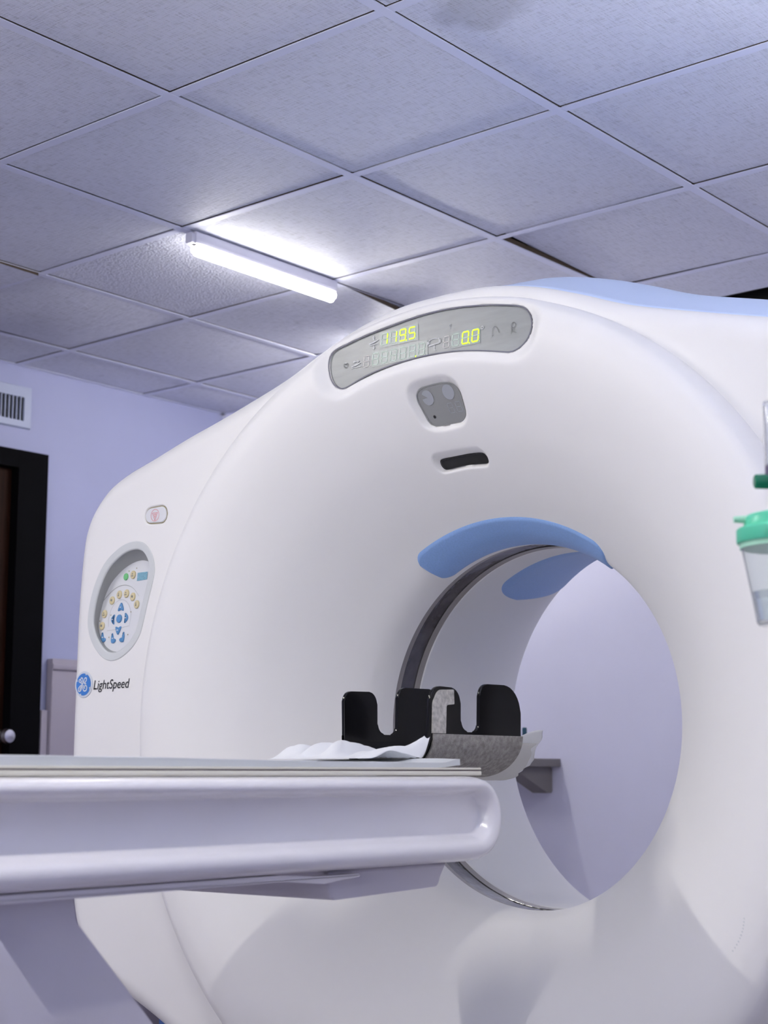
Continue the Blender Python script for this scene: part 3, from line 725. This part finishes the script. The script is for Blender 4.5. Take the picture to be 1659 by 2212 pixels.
decal('icon', [mirror(p, (0.1725, 1.6945), 0.0115) for p in bed+arrow(0, .5, 1, 0, .7)+arrow(0, .5, -1, 0, .7)], on_disp(0.0014), M['icon'], dp)
tilt = ribbon([(math.cos(t)*1.0, .25+math.sin(t)*.55) for t in np.linspace(.55, PI-.55, 14)], .10)
decal('icon', [mirror(p, (-0.0165, 1.7015), 0.0130) for p in [[(-1, -.25), (-1, -.05), (1, .1), (1, -.05)]]+tilt+arrow(.80, .75, .45, -.9, .85)+arrow(-.80, .75, -.45, -.9, .85)+ribbon([(.05, -.2), (.05, -.9), (.4, -.9)], .13)], on_disp(0.0014), M['icon'], dp)
heart = [(0, -.8), (-.75, .0), (-.8, .45), (-.45, .75), (-.1, .55), (0, .25), (.1, .55), (.45, .75), (.8, .45), (.75, 0), (0, -.8)]
decal('icon', [mirror(p, (0.1988, 1.6965), 0.0062) for p in ribbon(catmull(heart, 3), .22)], on_disp(0.0014), M['icongrey'], dp)
decal('icon', [mirror(p, (-0.1550, 1.7010), 0.0095) for p in ribbon([(-.7, -.9), (-.6, .6), (-.1, .9), (.4, .6), (.9, -.5)], .10)+ribbon([(-.7, -.9), (-.3, -.7)], .1)], on_disp(0.0014), M['iconmid'], dp)
decal('icon', [mirror(p, (-0.1945, 1.6990), 0.0105) for p in ring((0, .55), .45, .10)+ribbon([(-.5, .2), (-.35, -.3), (-.5, -.9)], .1)+ribbon([(.1, .0), (0, -.6), (.6, -.9)], .1)], on_disp(0.0014), M['iconmid'], dp)
decal('icon', [mirror(p, (0.0015-0.055, 1.728), 0.006) for p in ring((0, .4), .3, .18)+ribbon([(0, .1), (0, -.8)], .2)], on_disp(0.0014), M['icon2'], dp)

# small status window, light slot
st = slab_loop('status_window', offset(DIA, 0.0006), fx_dia, 0.003, M['lens2'], GA, rim=0.0008)
lens_edge_line(offset(DIA, -0.0004), fx_dia, 0.0004, 0.0020, M['lens2'], st)
on_dia = lambda y, z: (fx_dia(y, z)-0.0010, y, z)
wedge = [(0, 0)]+[(math.cos(t), math.sin(t)) for t in np.linspace(math.radians(-215+0), math.radians(-215+0)-math.radians(320), 30)]
decal('status_symbol', [mirror(wedge, (0.0240, 1.6118), 0.0128)], on_dia, M['icon2'], st)
decal('status_symbol', [circle((-0.0255, 1.6150), 0.0128, 30)], on_dia, M['icon2'], st)
for y in (-0.0135, -0.0315): digit(y, 1.5795, 0.0165, 0.0185, '', 0, M['icon2'], st, slant=-0.05, to3=on_dia)
decal('pin_hole', [circle((0.0236, 1.579), 0.0028, 14)], on_dia, M['ink'], st)
ls = slab_loop('light_slot', offset(SLOT, 0.0005), fx_slot, 0.003, M['blackm'], GA, rim=0.0006)
lens_edge_line(offset(SLOT, -0.0004), fx_slot, 0.0004, 0.0020, M['blackm'], ls)

# emergency stop button on the left wing
es = slab_loop('emergency_button', offset(resample(ESTOP, 80), 0.0010), lambda y, z: XW-0.0005, 0.008, M['plate'], GA, rim=0.0022)
slab_loop('button_rim', offset(resample(ESTOP, 80), -0.0008), lambda y, z: XW+0.0022, 0.004, M['rim'], es)
EC = (0.7685, 1.4694)
tri = lambda s: [(EC[0]+s*0.0086, EC[1]+s*0.0052), (EC[0]-s*0.0086, EC[1]+s*0.0052), (EC[0], EC[1]-s*0.0112), (EC[0]+s*0.0086, EC[1]+s*0.0052)]
polys = []
for k in range(36):
    a, b_ = 2*PI*k/36, 2*PI*(k+1)/36
    polys.append([(EC[0]+r_*math.cos(t), EC[1]+r_*math.sin(t)) for r_, t in ((0.0122, a), (0.0132, a), (0.0132, b_), (0.0122, b_))])
for s_ in (1.0, 0.45):
    T3 = tri(s_)
    for k in range(3): polys += ribbon([T3[k], T3[k+1]], 0.0010)
decal('stop_symbol', polys, lambda y, z: (XW-0.0010, y, z), M['red'], es)

# control panel on the left wing
N = len(BEZ)
rings = [(-0.001, XW+0.001), (-0.0004, XW-0.0010), (0.0008, XW-0.0018), (0.0080, XW-0.0016), (0.0150, XW-0.0008), (0.0168, XW+0.0004), (0.0176, XW+0.0025)]
V = []
for ins, xx in rings:
    for y, z in offset(BEZ, ins): V.append((xx, y, z))
cp = build('control_panel', V, grid_faces(len(rings), N, wrap_m=True), M['grey'], GA); recalc(cp); sharp(cp, 18); cp['label'] = 'grey bezel'
PLX = lambda y, z: -0.210+0.085*(z-1.17)
pl_pts = [(0.9657, 1.2577), (0.9589, 1.2926), (0.9457, 1.3244), (0.929, 1.3454), (0.9007, 1.3654), (0.8715, 1.3773), (0.8491, 1.3812), (0.8339, 1.3805), (0.8160, 1.3755), (0.8000, 1.366), (0.790, 1.352), (0.787, 1.335), (0.795, 1.305), (0.806, 1.268), (0.817, 1.235), (0.829, 1.213), (0.845, 1.198), (0.866, 1.188), (0.892, 1.184), (0.918, 1.189), (0.941, 1.203), (0.957, 1.223), (0.965, 1.241)]
PLT = resample(catmull(pl_pts, 8, True), 140)
inn = offset(BEZ, 0.0172)
# wall between bezel and face plate: match both loops by angle
def by_angle(L, c, n=140):
    a = np.arctan2(L[:, 1]-c[1], L[:, 0]-c[0]); o_ = np.argsort(a); a = a[o_]; L = L[o_]
    q = np.linspace(-PI, PI, n, endpoint=False); a3 = np.r_[a-2*PI, a, a+2*PI]
    return np.stack([np.interp(q, a3, np.r_[L[:, k], L[:, k], L[:, k]]) for k in range(2)], 1)
c0 = (0.875, 1.285); LA, LB = by_angle(inn, c0), by_angle(PLT, c0)
V = []
for k, t in enumerate(np.linspace(0, 1, 8)):
    for (ya, za), (yb, zb) in zip(LA, LB):
        y, z = ya+(yb-ya)*t**1.6, za+(zb-za)*t**1.6
        V.append((XW+0.002+(PLX(yb, zb)-XW-0.002)*t**0.75, y, z))
pw = build('recess_wall', V, grid_faces(8, 140, wrap_m=True), M['greyw'], cp); recalc(pw)
bm = bmesh.new(); f_ = bm.faces.new([bm.verts.new((PLX(y, z), y, z)) for y, z in PLT])
from_bm('face_plate', bm, M['plate'], cp)
on_pl = lambda dx: (lambda y, z: (PLX(y, z)-dx, y, z))
def button(loop, m, h=0.0032, name='button'):
    loop = np.array(loop); rings = [(0, 0.0), (0, h*0.6), (0.0008, h*0.95), (0.0022, h)]
    V = []
    for ins, dx in rings:
        for y, z in offset(loop, ins): V.append((PLX(y, z)-dx, y, z))
    n = len(loop); F = grid_faces(len(rings), n, wrap_m=True).tolist(); F.append([(len(rings)-1)*n+k for k in range(n)])
    o = build(name, V, F, m, cp); recalc(o); return o
def ell(c, a, b_, rot=0.0, n=28):
    return [(c[0]+a*math.cos(t)*math.cos(rot)-b_*math.sin(t)*math.sin(rot), c[1]+a*math.cos(t)*math.sin(rot)+b_*math.sin(t)*math.cos(rot)) for t in np.linspace(0, 2*PI, n, endpoint=False)]
for k, c in enumerate([(0.8646, 1.3513), (0.9265, 1.2988), (0.9042, 1.3102), (0.8809, 1.311), (0.8593, 1.3023), (0.8445, 1.2845), (0.9479, 1.2702), (0.9524, 1.2438)]):
    o = button(ell(c, 0.0078, 0.0092), M['yellow'])
    decal('button_mark', [[(c[0]+u*0.0035, c[1]+v*0.0042) for u, v in q] for q in ([[(-1, -.9), (1, -.9), (1, -.4), (-1, -.4)], [(-.4, .1), (.6, .1), (.2, .9), (-.4, .7)]], [[(-.8, -.6), (.8, -.3), (.6, .8), (-.7, .6)]], [[(-.3, -1), (.6, -.8), (.3, .2), (-.4, .1)], [(-.2, .4), (.5, .4), (.5, .9), (-.2, .9)]])[k % 3]], lambda y, z: (PLX(y, z)-0.0037, y, z), M['icongrey'], o)
button(ell((0.8878, 1.3487), 0.0068, 0.0080), M['green'])
screen = [(0.8510, 1.3545), (0.8184, 1.3546), (0.8187, 1.3375), (0.8513, 1.3364)]
decal('screen', [screen], on_pl(0.0008), M['lcd'], cp)
def blob(c, pts, s): return resample(catmull([(c[0]-u*s, c[1]+v*s) for u, v in pts], 6, True), 36)
UP = [(0, 1.05), (.45, .5), (.85, -.4), (.8, -.85), (0, -.6), (-.8, -.85), (-.85, -.4), (-.45, .5)]
SIDE = [(-.35, 1.15), (.35, .55), (.55, 0), (.35, -.55), (-.35, -1.15), (-.45, -.8), (-.2, 0), (-.45, .8)]
HOOK = [(-.45, 1.2), (-.15, .6), (.1, 0), (.7, -.25), (.75, -.75), (.2, -1.1), (-.5, -1.0), (-.7, 0)]
for c, shp, fu, fv in (((0.8947, 1.2816), UP, 1, 1), ((0.8746, 1.257), SIDE, 1, 1), ((0.9177, 1.2559), SIDE, -1, 1), ((0.8975, 1.2314), UP, 1, -1),
                       ((0.9444, 1.218), HOOK, 1, 1), ((0.9109, 1.2142), HOOK, 1, 1), ((0.8823, 1.2151), HOOK, -1, 1)):
    o = button(blob(c, [(u*fu, v*fv) for u, v in shp], 0.0096), M['bluebtn'])
    decal('button_mark', [[(c[0]+u*0.0026, c[1]+v*0.003) for u, v in ((-1, -.3), (1, -.3), (1, .3), (-1, .3))]], lambda y, z: (PLX(y, z)-0.0037, y, z), M['icon'], o)
button(ell((0.8975, 1.2566), 0.0082, 0.0092), M['bluebtn'])
for c in [(0.8792, 1.3606), (0.855, 1.3651), (0.8614, 1.2693), (0.9263, 1.2662), (0.962, 1.2552), (0.9264, 1.2173), (0.8651, 1.2199)]:
    decal('indicator', [circle(c, 0.0015, 10)], on_pl(0.0010), M['rim'], cp)
arc = catmull([(0.9596, 1.2979), (0.9366, 1.3159), (0.9149, 1.3273), (0.8921, 1.3305), (0.8724, 1.3266), (0.856, 1.3176), (0.8400, 1.3025)], 6)
ring2 = [(0.897+0.036*math.cos(t), 1.2555+0.043*math.sin(t)) for t in np.linspace(math.radians(-20), math.radians(200), 40)]
for pts, w_ in ((arc, np.linspace(0.002, 0.0006, len(arc))), (ring2, 0.0006), ([(0.935, 1.232), (0.905, 1.2335)], 0.0006), ([(0.888, 1.2365), (0.862, 1.239)], 0.0006)):
    decal('panel_line', ribbon(pts, w_), on_pl(0.0006), M['greyw'], cp)

# faint worn marking low on the right of the front cover
def cover_x(y, z): return float(pchip(PR, PX, np.array([math.hypot(y, z-ZC)]))[0])
for k in range(11):
    t = k/10; y, z = -0.607+0.020*t*t, 0.705-0.048*t
    decal('worn_marking', [[(y+0.0016, z+0.0010), (y-0.0012, z+0.0016), (y-0.0016, z-0.0012-0.0006*(k % 2)), (y+0.0006*(k % 3), z-0.0004)]], lambda y, z: (cover_x(y, z)-0.0006, y, z), M['grey'], GA)

# emblem and lettering on the left wing
LC, LR = (0.9864, 1.1160), 0.0262
em = slab_loop('emblem', circle(LC, 0.0292, 60), lambda y, z: XW-0.0018, 0.0016, M['logow'], GA, rim=0.001)
to_em = lambda dx: (lambda y, z: (XW-0.0018-dx, y, z))
LN = lambda u, v: (LC[0]-u*0.0262, LC[1]+v*0.0292*0.92)
bl = [LN(math.cos(t)*0.93, math.sin(t)*0.90) for t in np.linspace(0, 2*PI, 60, endpoint=False)]
decal('emblem_field', [bl], to_em(0.0004), M['logo'], em)
strokes = [
    [(-.05, .02), (-.30, .14), (-.56, .26), (-.52, .40), (-.36, .42), (-.28, .54), (-.12, .50), (-.08, .30), (-.04, .04)],
    [(.14, .10), (.06, .24), (.16, .48), (.34, .52), (.38, .36), (.24, .18), (.16, .06), (.36, .04)],
    [(-.10, -.02), (-.36, -.10), (-.62, -.32), (-.58, -.52), (-.38, -.52), (-.22, -.34), (-.12, -.06)],
    [(.02, -.04), (-.02, -.34), (.10, -.52), (.34, -.50), (.46, -.30), (.38, -.12), (.20, -.12), (.14, -.26), (.24, -.34)],
    [(-.40, .38), (-.30, .30), (-.20, .20)], [(-.44, -.42), (-.34, -.26), (-.22, -.14)]]
polys = []
for s_ in strokes: polys += [[LN(*q) for q in quad] for quad in ribbon(catmull(s_, 5), 0.105)]
for a in (70, 160, 250, 340):
    t = math.radians(a); polys.append([LN(math.cos(t+q)*r_, math.sin(t+q)*r_) for q, r_ in ((-.26, .95), (-.10, .86), (.0, .77), (.05, .86), (.14, .95))])
decal('monogram', polys, to_em(0.0008), M['logow'], em)
tc = bpy.data.curves.new('lettering', 'FONT'); tc.body = 'LightSpeed'; tc.size = 1.0; tc.shear = 0.22; tc.offset = 0.004; tc.resolution_u = 4
to_ = bpy.data.objects.new('lettering_source', tc); COL.objects.link(to_)
dg = bpy.context.evaluated_depsgraph_get(); me = to_.evaluated_get(dg).to_mesh()
vs = np.array([tuple(v_.co) for v_ in me.vertices]); fs = [list(p.vertices) for p in me.polygons]
bpy.data.objects.remove(to_)
lx0, lx1 = vs[:, 0].min(), vs[:, 0].max(); capz = 0.70
TV = [(XW-0.0009, 0.9545-(v_[0]-lx0)/(lx1-lx0)*0.1175, 1.1040+v_[1]/capz*0.0200) for v_ in vs]
build('lettering', TV, fs, M['ink'], GA, smooth=False)
lathe('screw_hole', [(0.0, 0.0), (0.0035, 0.0004), (0.0035, 0.003)], (-0.208, -0.287, 1.7495), M['ink'], GA, n=12, direction=(0.9, 0, -0.35))

# ------------------------------------------------------------------ patient table
TB = empty('patient_table', (-1.6, 0, 0)); tag(TB, 'white patient table running into the scanner opening', 'table')
XL = -3.35
def table_beam():
    out = rounded([(XL, 0.783), (-0.376, 0.783), (-0.376, 0.917), (XL, 0.917)], [0.03, 0.0655, 0.0655, 0.03], 14)
    inn = rounded([(XL+0.06, 0.829), (-0.420, 0.829), (-0.420, 0.886), (XL+0.06, 0.886)], [0.02, 0.027, 0.027, 0.02], 14)
    # match loops corner by corner: equal point counts by construction
    prof = [(0.0, 0.165), (0.0, 0.195), (0.03, 0.219), (0.09, 0.233), (0.20, 0.2445), (0.34, 0.2495), (0.5, 0.250), (0.62, 0.2485), (0.72, 0.2445), (0.81, 0.2375), (0.88, 0.230), (0.94, 0.2248), (1.0, 0.2230)]
    O, I = np.array(out), np.array(inn); n = len(O)
    V, F = [], []
    for sgn in (-1, 1):
        base = len(V)
        for t, y in prof:
            for p, q in zip(O, I): V.append((p[0]+(q[0]-p[0])*t, sgn*y, p[1]+(q[1]-p[1])*t))
        F += (grid_faces(len(prof), n, wrap_m=True)+base).tolist()
        F.append([base+(len(prof)-1)*n+k for k in range(n)])
    b2 = len(prof)*n
    for k in range(n): F.append([k, (k+1) % n, b2+(k+1) % n, b2+k])
    bm = bmesh.new(); vv = [bm.verts.new(v_) for v_ in V]
    for f in F: bm.faces.new([vv[i] for i in f])
    bmesh.ops.triangulate(bm, faces=[f for f in bm.faces if len(f.verts) > 4])
    o = from_bm('beam', bm, M['table'], TB, auto=60)
table_beam()
CR = -0.392
prism('cradle', rounded([(-0.212, 0.9175), (0.212, 0.9175), (0.212, 0.9245), (-0.212, 0.9245)], 0.002, 3), 'x', XL, CR, M['cream'], TB)
box('cradle_gap', (XL, -0.209, 0.9246), (CR-0.003, 0.209, 0.9262), M['slit'], TB)
prism('cradle_top', rounded([(-0.212, 0.9263), (0.212, 0.9263), (0.212, 0.9298), (-0.212, 0.9298)], 0.0015, 3), 'x', XL, CR-0.001, M['cream'], TB)
for sgn in (-1, 1):
    y0, y1 = sorted((sgn*0.190, sgn*0.218))
    prism('side_rail', rounded([(XL, 0.7665), (-0.86, 0.7735), (-0.78, 0.7665), (-0.70, 0.7725), (-0.70, 0.7775), (-0.80, 0.7775), (-0.87, 0.7825), (XL, 0.7825)], 0.003, 3), 'y', y0, y1, M['table'], TB, bev=0.003)
prism('drive_housing', rounded([(-0.750, 0.783), (-0.750, 0.7405), (-0.497, 0.7475), (-0.468, 0.783)], [0.0, 0.012, 0.012, 0.0], 5), 'y', -0.200, 0.200, M['tabled'], TB, bev=0.006)
# slanted legs and foot
prism('leg', rounded([(-1.70, 0.783), (-1.212, 0.783), (-1.210, 0.744), (-0.785, 0.30), (-0.80, 0.14), (-1.16, 0.14), (-1.70, 0.70)], [0.0, 0.0, 0.02, 0.04, 0.0, 0.0, 0.05], 6), 'y', -0.198, 0.198, M['tabled'], TB, bev=0.006)
for sgn in (-1, 1):
    y0, y1 = sorted((sgn*0.199, sgn*0.232))
    prism('leg_cover', rounded([(-1.80, 0.764), (-1.372, 0.764), (-0.99, 0.31), (-0.93, 0.14), (-1.40, 0.14), (-1.80, 0.60)], [0.0, 0.02, 0.05, 0.0, 0.0, 0.05], 6), 'y', y0, y1, M['tabled'], TB, bev=0.008)
prism('foot', rounded([(-2.6, 0.0), (-0.62, 0.0), (-0.62, 0.09), (-0.70, 0.145), (-2.6, 0.145)], [0.01, 0.01, 0.02, 0.03, 0.02]), 'y', -0.28, 0.28, M['tabled'], TB, bev=0.01)
prism('rear_leg', rounded([(-2.5, 0.783), (-2.1, 0.783), (-1.9, 0.14), (-2.5, 0.14)], 0.02), 'y', -0.198, 0.198, M['tabled'], TB, bev=0.006)

# thin vinyl mat on the cradle
def mat_slab():
    nx, ny = 220, 24; top, bot = [], []
    for i in range(nx+1):
        x = XL+0.05+(-0.428-XL-0.05)*i/nx
        for j in range(ny+1):
            y = -0.196+0.392*j/ny
            w = noise.noise(Vector((x*2.6, y*4, 3.1)))*0.0022+noise.noise(Vector((x*8, y*6, 1.1)))*0.0008
            edge = 0.0016*float(smooth01(1-min(j, ny-j)/3))
            z = 0.9432-0.0036*float(smooth01((x+1.35)/0.75))+w-edge
            curl = 0.006*float(smooth01((x+0.475)/0.047))
            top.append((x, y, z+curl)); bot.append((x, y, min(0.9301+0.0+curl*0.6, z+curl-0.0012)))
    n = (nx+1)*(ny+1); V = top+bot; F = grid_faces(nx+1, ny+1).tolist()+(grid_faces(nx+1, ny+1, flip=True)+n).tolist()
    q = ny+1
    for i in range(nx):
        for j in (0, ny): F.append([i*q+j, (i+1)*q+j, n+(i+1)*q+j, n+i*q+j])
    for j in range(ny):
        for i in (0, nx): F.append([i*q+j, i*q+j+1, n+i*q+j+1, n+i*q+j])
    o = build('table_mat', V, F, M['pad']); recalc(o); sharp(o, 60)
    tag(o, 'thin pale grey vinyl mat lying on the patient table', 'mat')
mat_slab()

# ------------------------------------------------------------------ head holder
HH = empty('head_holder', (-0.25, 0, 0.915)); tag(HH, 'black notched head holder with grey felt at the table end', 'head holder')
def side_plate(y0, y1, pts, rad, name='side_plate'):
    return prism(name, rounded(pts, rad, 8), 'y', y0, y1, M['black'], HH, bev=0.0018, auto=14)
near = [(-0.384, 0.975), (-0.372, 1.068), (-0.290, 1.066), (-0.291, 0.9915), (-0.2365, 0.9915), (-0.2335, 1.0765), (-0.110, 1.0775), (-0.109, 0.975)]
far = [(-0.384, 0.965), (-0.384, 1.064), (-0.294, 1.066), (-0.294, 0.9900), (-0.2365, 0.9900), (-0.2335, 1.0765), (-0.110, 1.0775), (-0.109, 0.965)]
rad = [0, 0.026, 0.026, 0.019, 0.014, 0.022, 0.050, 0]
side_plate(-0.0955, -0.0885, near, rad); side_plate(0.0885, 0.0955, far, [0, 0.018, 0.022, 0.019, 0.014, 0.020, 0.032, 0])
def trough(name, a, b_, x0, x1, thick, m, t0=0.0, t1=PI, zc=0.987, n=40, parent=HH, bump=0.0):
    V = []
    nx = 24
    for k in (0, 1):
        A, B = a-k*thick, b_-k*thick
        for i in range(nx+1):
            x = x0+(x1-x0)*i/nx
            for j in range(n+1):
                t = t0+(t1-t0)*j/n
                V.append((x, -A*math.cos(t), zc-B*math.sin(t)))
    q = n+1; N_ = (nx+1)*q
    F = grid_faces(nx+1, q).tolist()+(grid_faces(nx+1, q, flip=True)+N_).tolist()
    for i in range(nx):
        for j in (0, n): F.append([i*q+j, (i+1)*q+j, N_+(i+1)*q+j, N_+i*q+j])
    for j in range(n):
        for i in (0, nx): F.append([i*q+j, i*q+j+1, N_+i*q+j+1, N_+i*q+j])
    o = build(name, V, F, m, parent); recalc(o); sharp(o, 50); return o
trough('trough', 0.0955, 0.070, -0.384, -0.109, 0.006, M['black'])
trough('felt_cover', 0.0985, 0.073, -0.370, -0.108, 0.0028, M['felt'], t0=0.0, t1=PI*0.98)
prism('felt_strip', rounded([(-0.3735, 0.988), (-0.371, 1.040), (-0.357, 1.061), (-0.313, 1.063), (-0.312, 1.038), (-0.334, 1.036), (-0.3365, 0.988)], [0, 0.02, 0.02, 0.002, 0.002, 0.004, 0], 6), 'y', -0.0982, -0.0957, M['feltl'], HH)['label'] = 'pale felt strip'

# crumpled paper liner through the holder
def paper_sheet(name, x0, x1, a, b_, near, far, seed, m, ragged, amp, label):
    """a sheet lying along the holder; near / far: how high it climbs on the two sides (0..1)"""
    nx, ny = 120, 64; V = []
    for i in range(nx+1):
        for j in range(ny+1):
            u, w = i/nx, j/ny*2-1                                     # along, across (-1 near .. 1 far)
            x = x0+(x1-x0)*u
            if u > 0.88: x += ragged*(u-0.88)/0.12*(noise.noise(Vector((w*3.3, seed, 0.3)))+0.7*noise.noise(Vector((w*8, seed, 2.3))))
            if u < 0.15: x += 0.05*(0.15-u)/0.15*noise.noise(Vector((w*2.2, seed, 5.3)))
            k = float(smooth01((x+0.425)/0.085))                     # flat on the mat -> trough shaped
            bd = b_+0.016*float(smooth01((x+0.135)/0.05))
            t = PI/2*(1+w*(near if w < 0 else far*(0.8+0.35*noise.noise(Vector((x*9, seed, 1.7))))))
            yt, zt = -a*math.cos(t), 0.987-bd*math.sin(t)
            yf, zf = 0.005+0.115*w, 0.9450+0.012*float(smooth01((x+0.58)/0.16))*max(0.0, 1-abs(w-0.25)*0.9)
            fold = abs(noise.noise(Vector((x*6.5+w*2.2, w*1.6-x*5, seed))))
            cr = (fold*2.4+abs(noise.noise(Vector((x*17-w*3, w*4, seed+4))))*0.3)*amp
            if x < -0.36: cr *= 0.35+0.65*max(0.0, 1-abs(w-0.15)*0.8)
            else: cr *= 0.30+0.15*float(smooth01((x+0.11)/0.06))
            cr *= float(smooth01(min(u, 0.12)/0.12))
            y = yf+(yt-yf)*k; z = zf+(zt-zf)*k+cr
            V.append((x, y, z))
    o = build(name, V, grid_faces(nx+1, ny+1), m); sharp(o, 22)
    sm = o.modifiers.new('thickness', 'SOLIDIFY'); sm.thickness = 0.0005
    tag(o, label, 'paper', 'paper sheets in the head holder'); return o
paper_sheet('paper_sheet', -0.565, -0.030, 0.0855, 0.058, 0.97, 0.60, 2.0, M['paper'], 0.030, 0.024, 'crumpled white paper sheet rising from the mat into the holder')
paper_sheet('paper_sheet', -0.355, -0.048, 0.0878, 0.0635, 0.90, 0.7, 7.0, M['paperd'], 0.022, 0.004, 'creased cream paper under the white sheet, hanging out of the holder')

# ------------------------------------------------------------------ oxygen humidifier at the right edge
BC = Vector((-0.830, -0.963, 0))
PO = Vector((-0.742, -1.069, 0))
st_ = empty('drip_stand', (PO.x, PO.y, 0)); tag(st_, 'steel drip stand just right of the frame carrying the humidifier', 'stand')
lathe('pole', [(0.011, 0.03), (0.011, 1.75), (0.006, 1.755)], (PO.x, PO.y, 0), M['chrome'], st_, n=20)
for k in range(5):
    a = 2*PI*k/5+0.4; e = Vector((math.cos(a), math.sin(a), 0))*0.26
    tube('leg', [(PO.x, PO.y, 0.075), (PO.x+e.x*0.5, PO.y+e.y*0.5, 0.062), (PO.x+e.x, PO.y+e.y, 0.045)], [0.014, 0.012, 0.010], M['chrome'], st_)
    lathe('caster', [(0.0, -0.01), (0.018, -0.01), (0.0215, -0.006), (0.0215, 0.006), (0.018, 0.01), (0, 0.01)], (PO.x+e.x, PO.y+e.y, 0.0218), M['blackm'], st_, n=20, direction=(-math.sin(a), math.cos(a), 0))
hb = empty('oxygen_humidifier', (BC.x, BC.y, 1.083)); tag(hb, 'clear humidifier bottle with a mint green lid at the right edge', 'humidifier')
def bz(prof, name, m, c=None, n=56, caps=True, par=hb): return lathe(name, prof, c or (BC.x, BC.y, 0), m, par, n=n, caps=caps)
bz([(0.0, 1.084), (0.033, 1.084), (0.0355, 1.0865), (0.0505, 1.176), (0.0490, 1.176), (0.0342, 1.089), (0.032, 1.0875), (0.0, 1.0875)], 'bottle_body', M['clear'], caps=False)
bz([(0.0, 1.0885), (0.0330, 1.0885), (0.0392, 1.122), (0.0, 1.122)], 'water', M['water'], caps=False)
bz([(0.0512, 1.172), (0.0518, 1.1715), (0.0518, 1.178), (0.0510, 1.178)], 'sealing_ring', M['capl'])
bz([(0.0540, 1.1775), (0.0550, 1.179), (0.0550, 1.1925), (0.0535, 1.1945), (0.048, 1.195), (0.0465, 1.197), (0.0460, 1.206), (0.043, 1.2095), (0.025, 1.214), (0.012, 1.216)], 'lid', M['cap'])
rv = Vector(rr)
nz0 = Vector((BC.x, BC.y, 1.2045))
tube('outlet_nozzle', [nz0-rv*0.040, nz0-rv*0.050, nz0-rv*0.0585], [0.0048, 0.0042, 0.0036], M['capl'], hb)
TCx = BC-rv*0.0050
bz([(0.006, 1.214), (0.006, 1.234), (0.0085, 1.238), (0.0085, 1.243)], 'stem', M['frost'], c=(TCx.x, TCx.y, 0))
bz([(0.0145, 1.243), (0.0152, 1.245), (0.0152, 1.2655), (0.0135, 1.267)], 'collar', M['collar'], c=(TCx.x, TCx.y, 0))
bz([(0.0150, 1.267), (0.0150, 1.338), (0.0140, 1.342), (0.004, 1.3425), (0.004, 1.339), (0.0125, 1.338), (0.0125, 1.267)], 'flow_tube', M['frost'], c=(TCx.x, TCx.y, 0), caps=False)
kc = Vector((TCx.x, TCx.y, 1.2485))
n = 60; V = []
for r_, h in ((0.0, 0.0285), (0.0062, 0.0285), (0.0078, 0.027), (0.0082, 0.016), (0.0082, 0.006), (0.0, 0.006)):
    for k in range(n):
        t = 2*PI*k/n; q = r_*(1+0.05*math.cos(20*t)) if r_ > 0.007 else r_
        V.append(kc-rv*h+Vector((0, 0, 1))*q*math.cos(t)+rv.cross(Vector((0, 0, 1)))*q*math.sin(t))
o = build('flow_knob', V, grid_faces(6, n, wrap_m=True), M['knob'], hb); recalc(o); sharp(o, 40)
_pd = (TCx-PO).normalized(); tube('mounting_arm', [(TCx.x, TCx.y, 1.2555), (PO.x+_pd.x*0.0115, PO.y+_pd.y*0.0115, 1.2555)], 0.008, M['chrome'], hb)
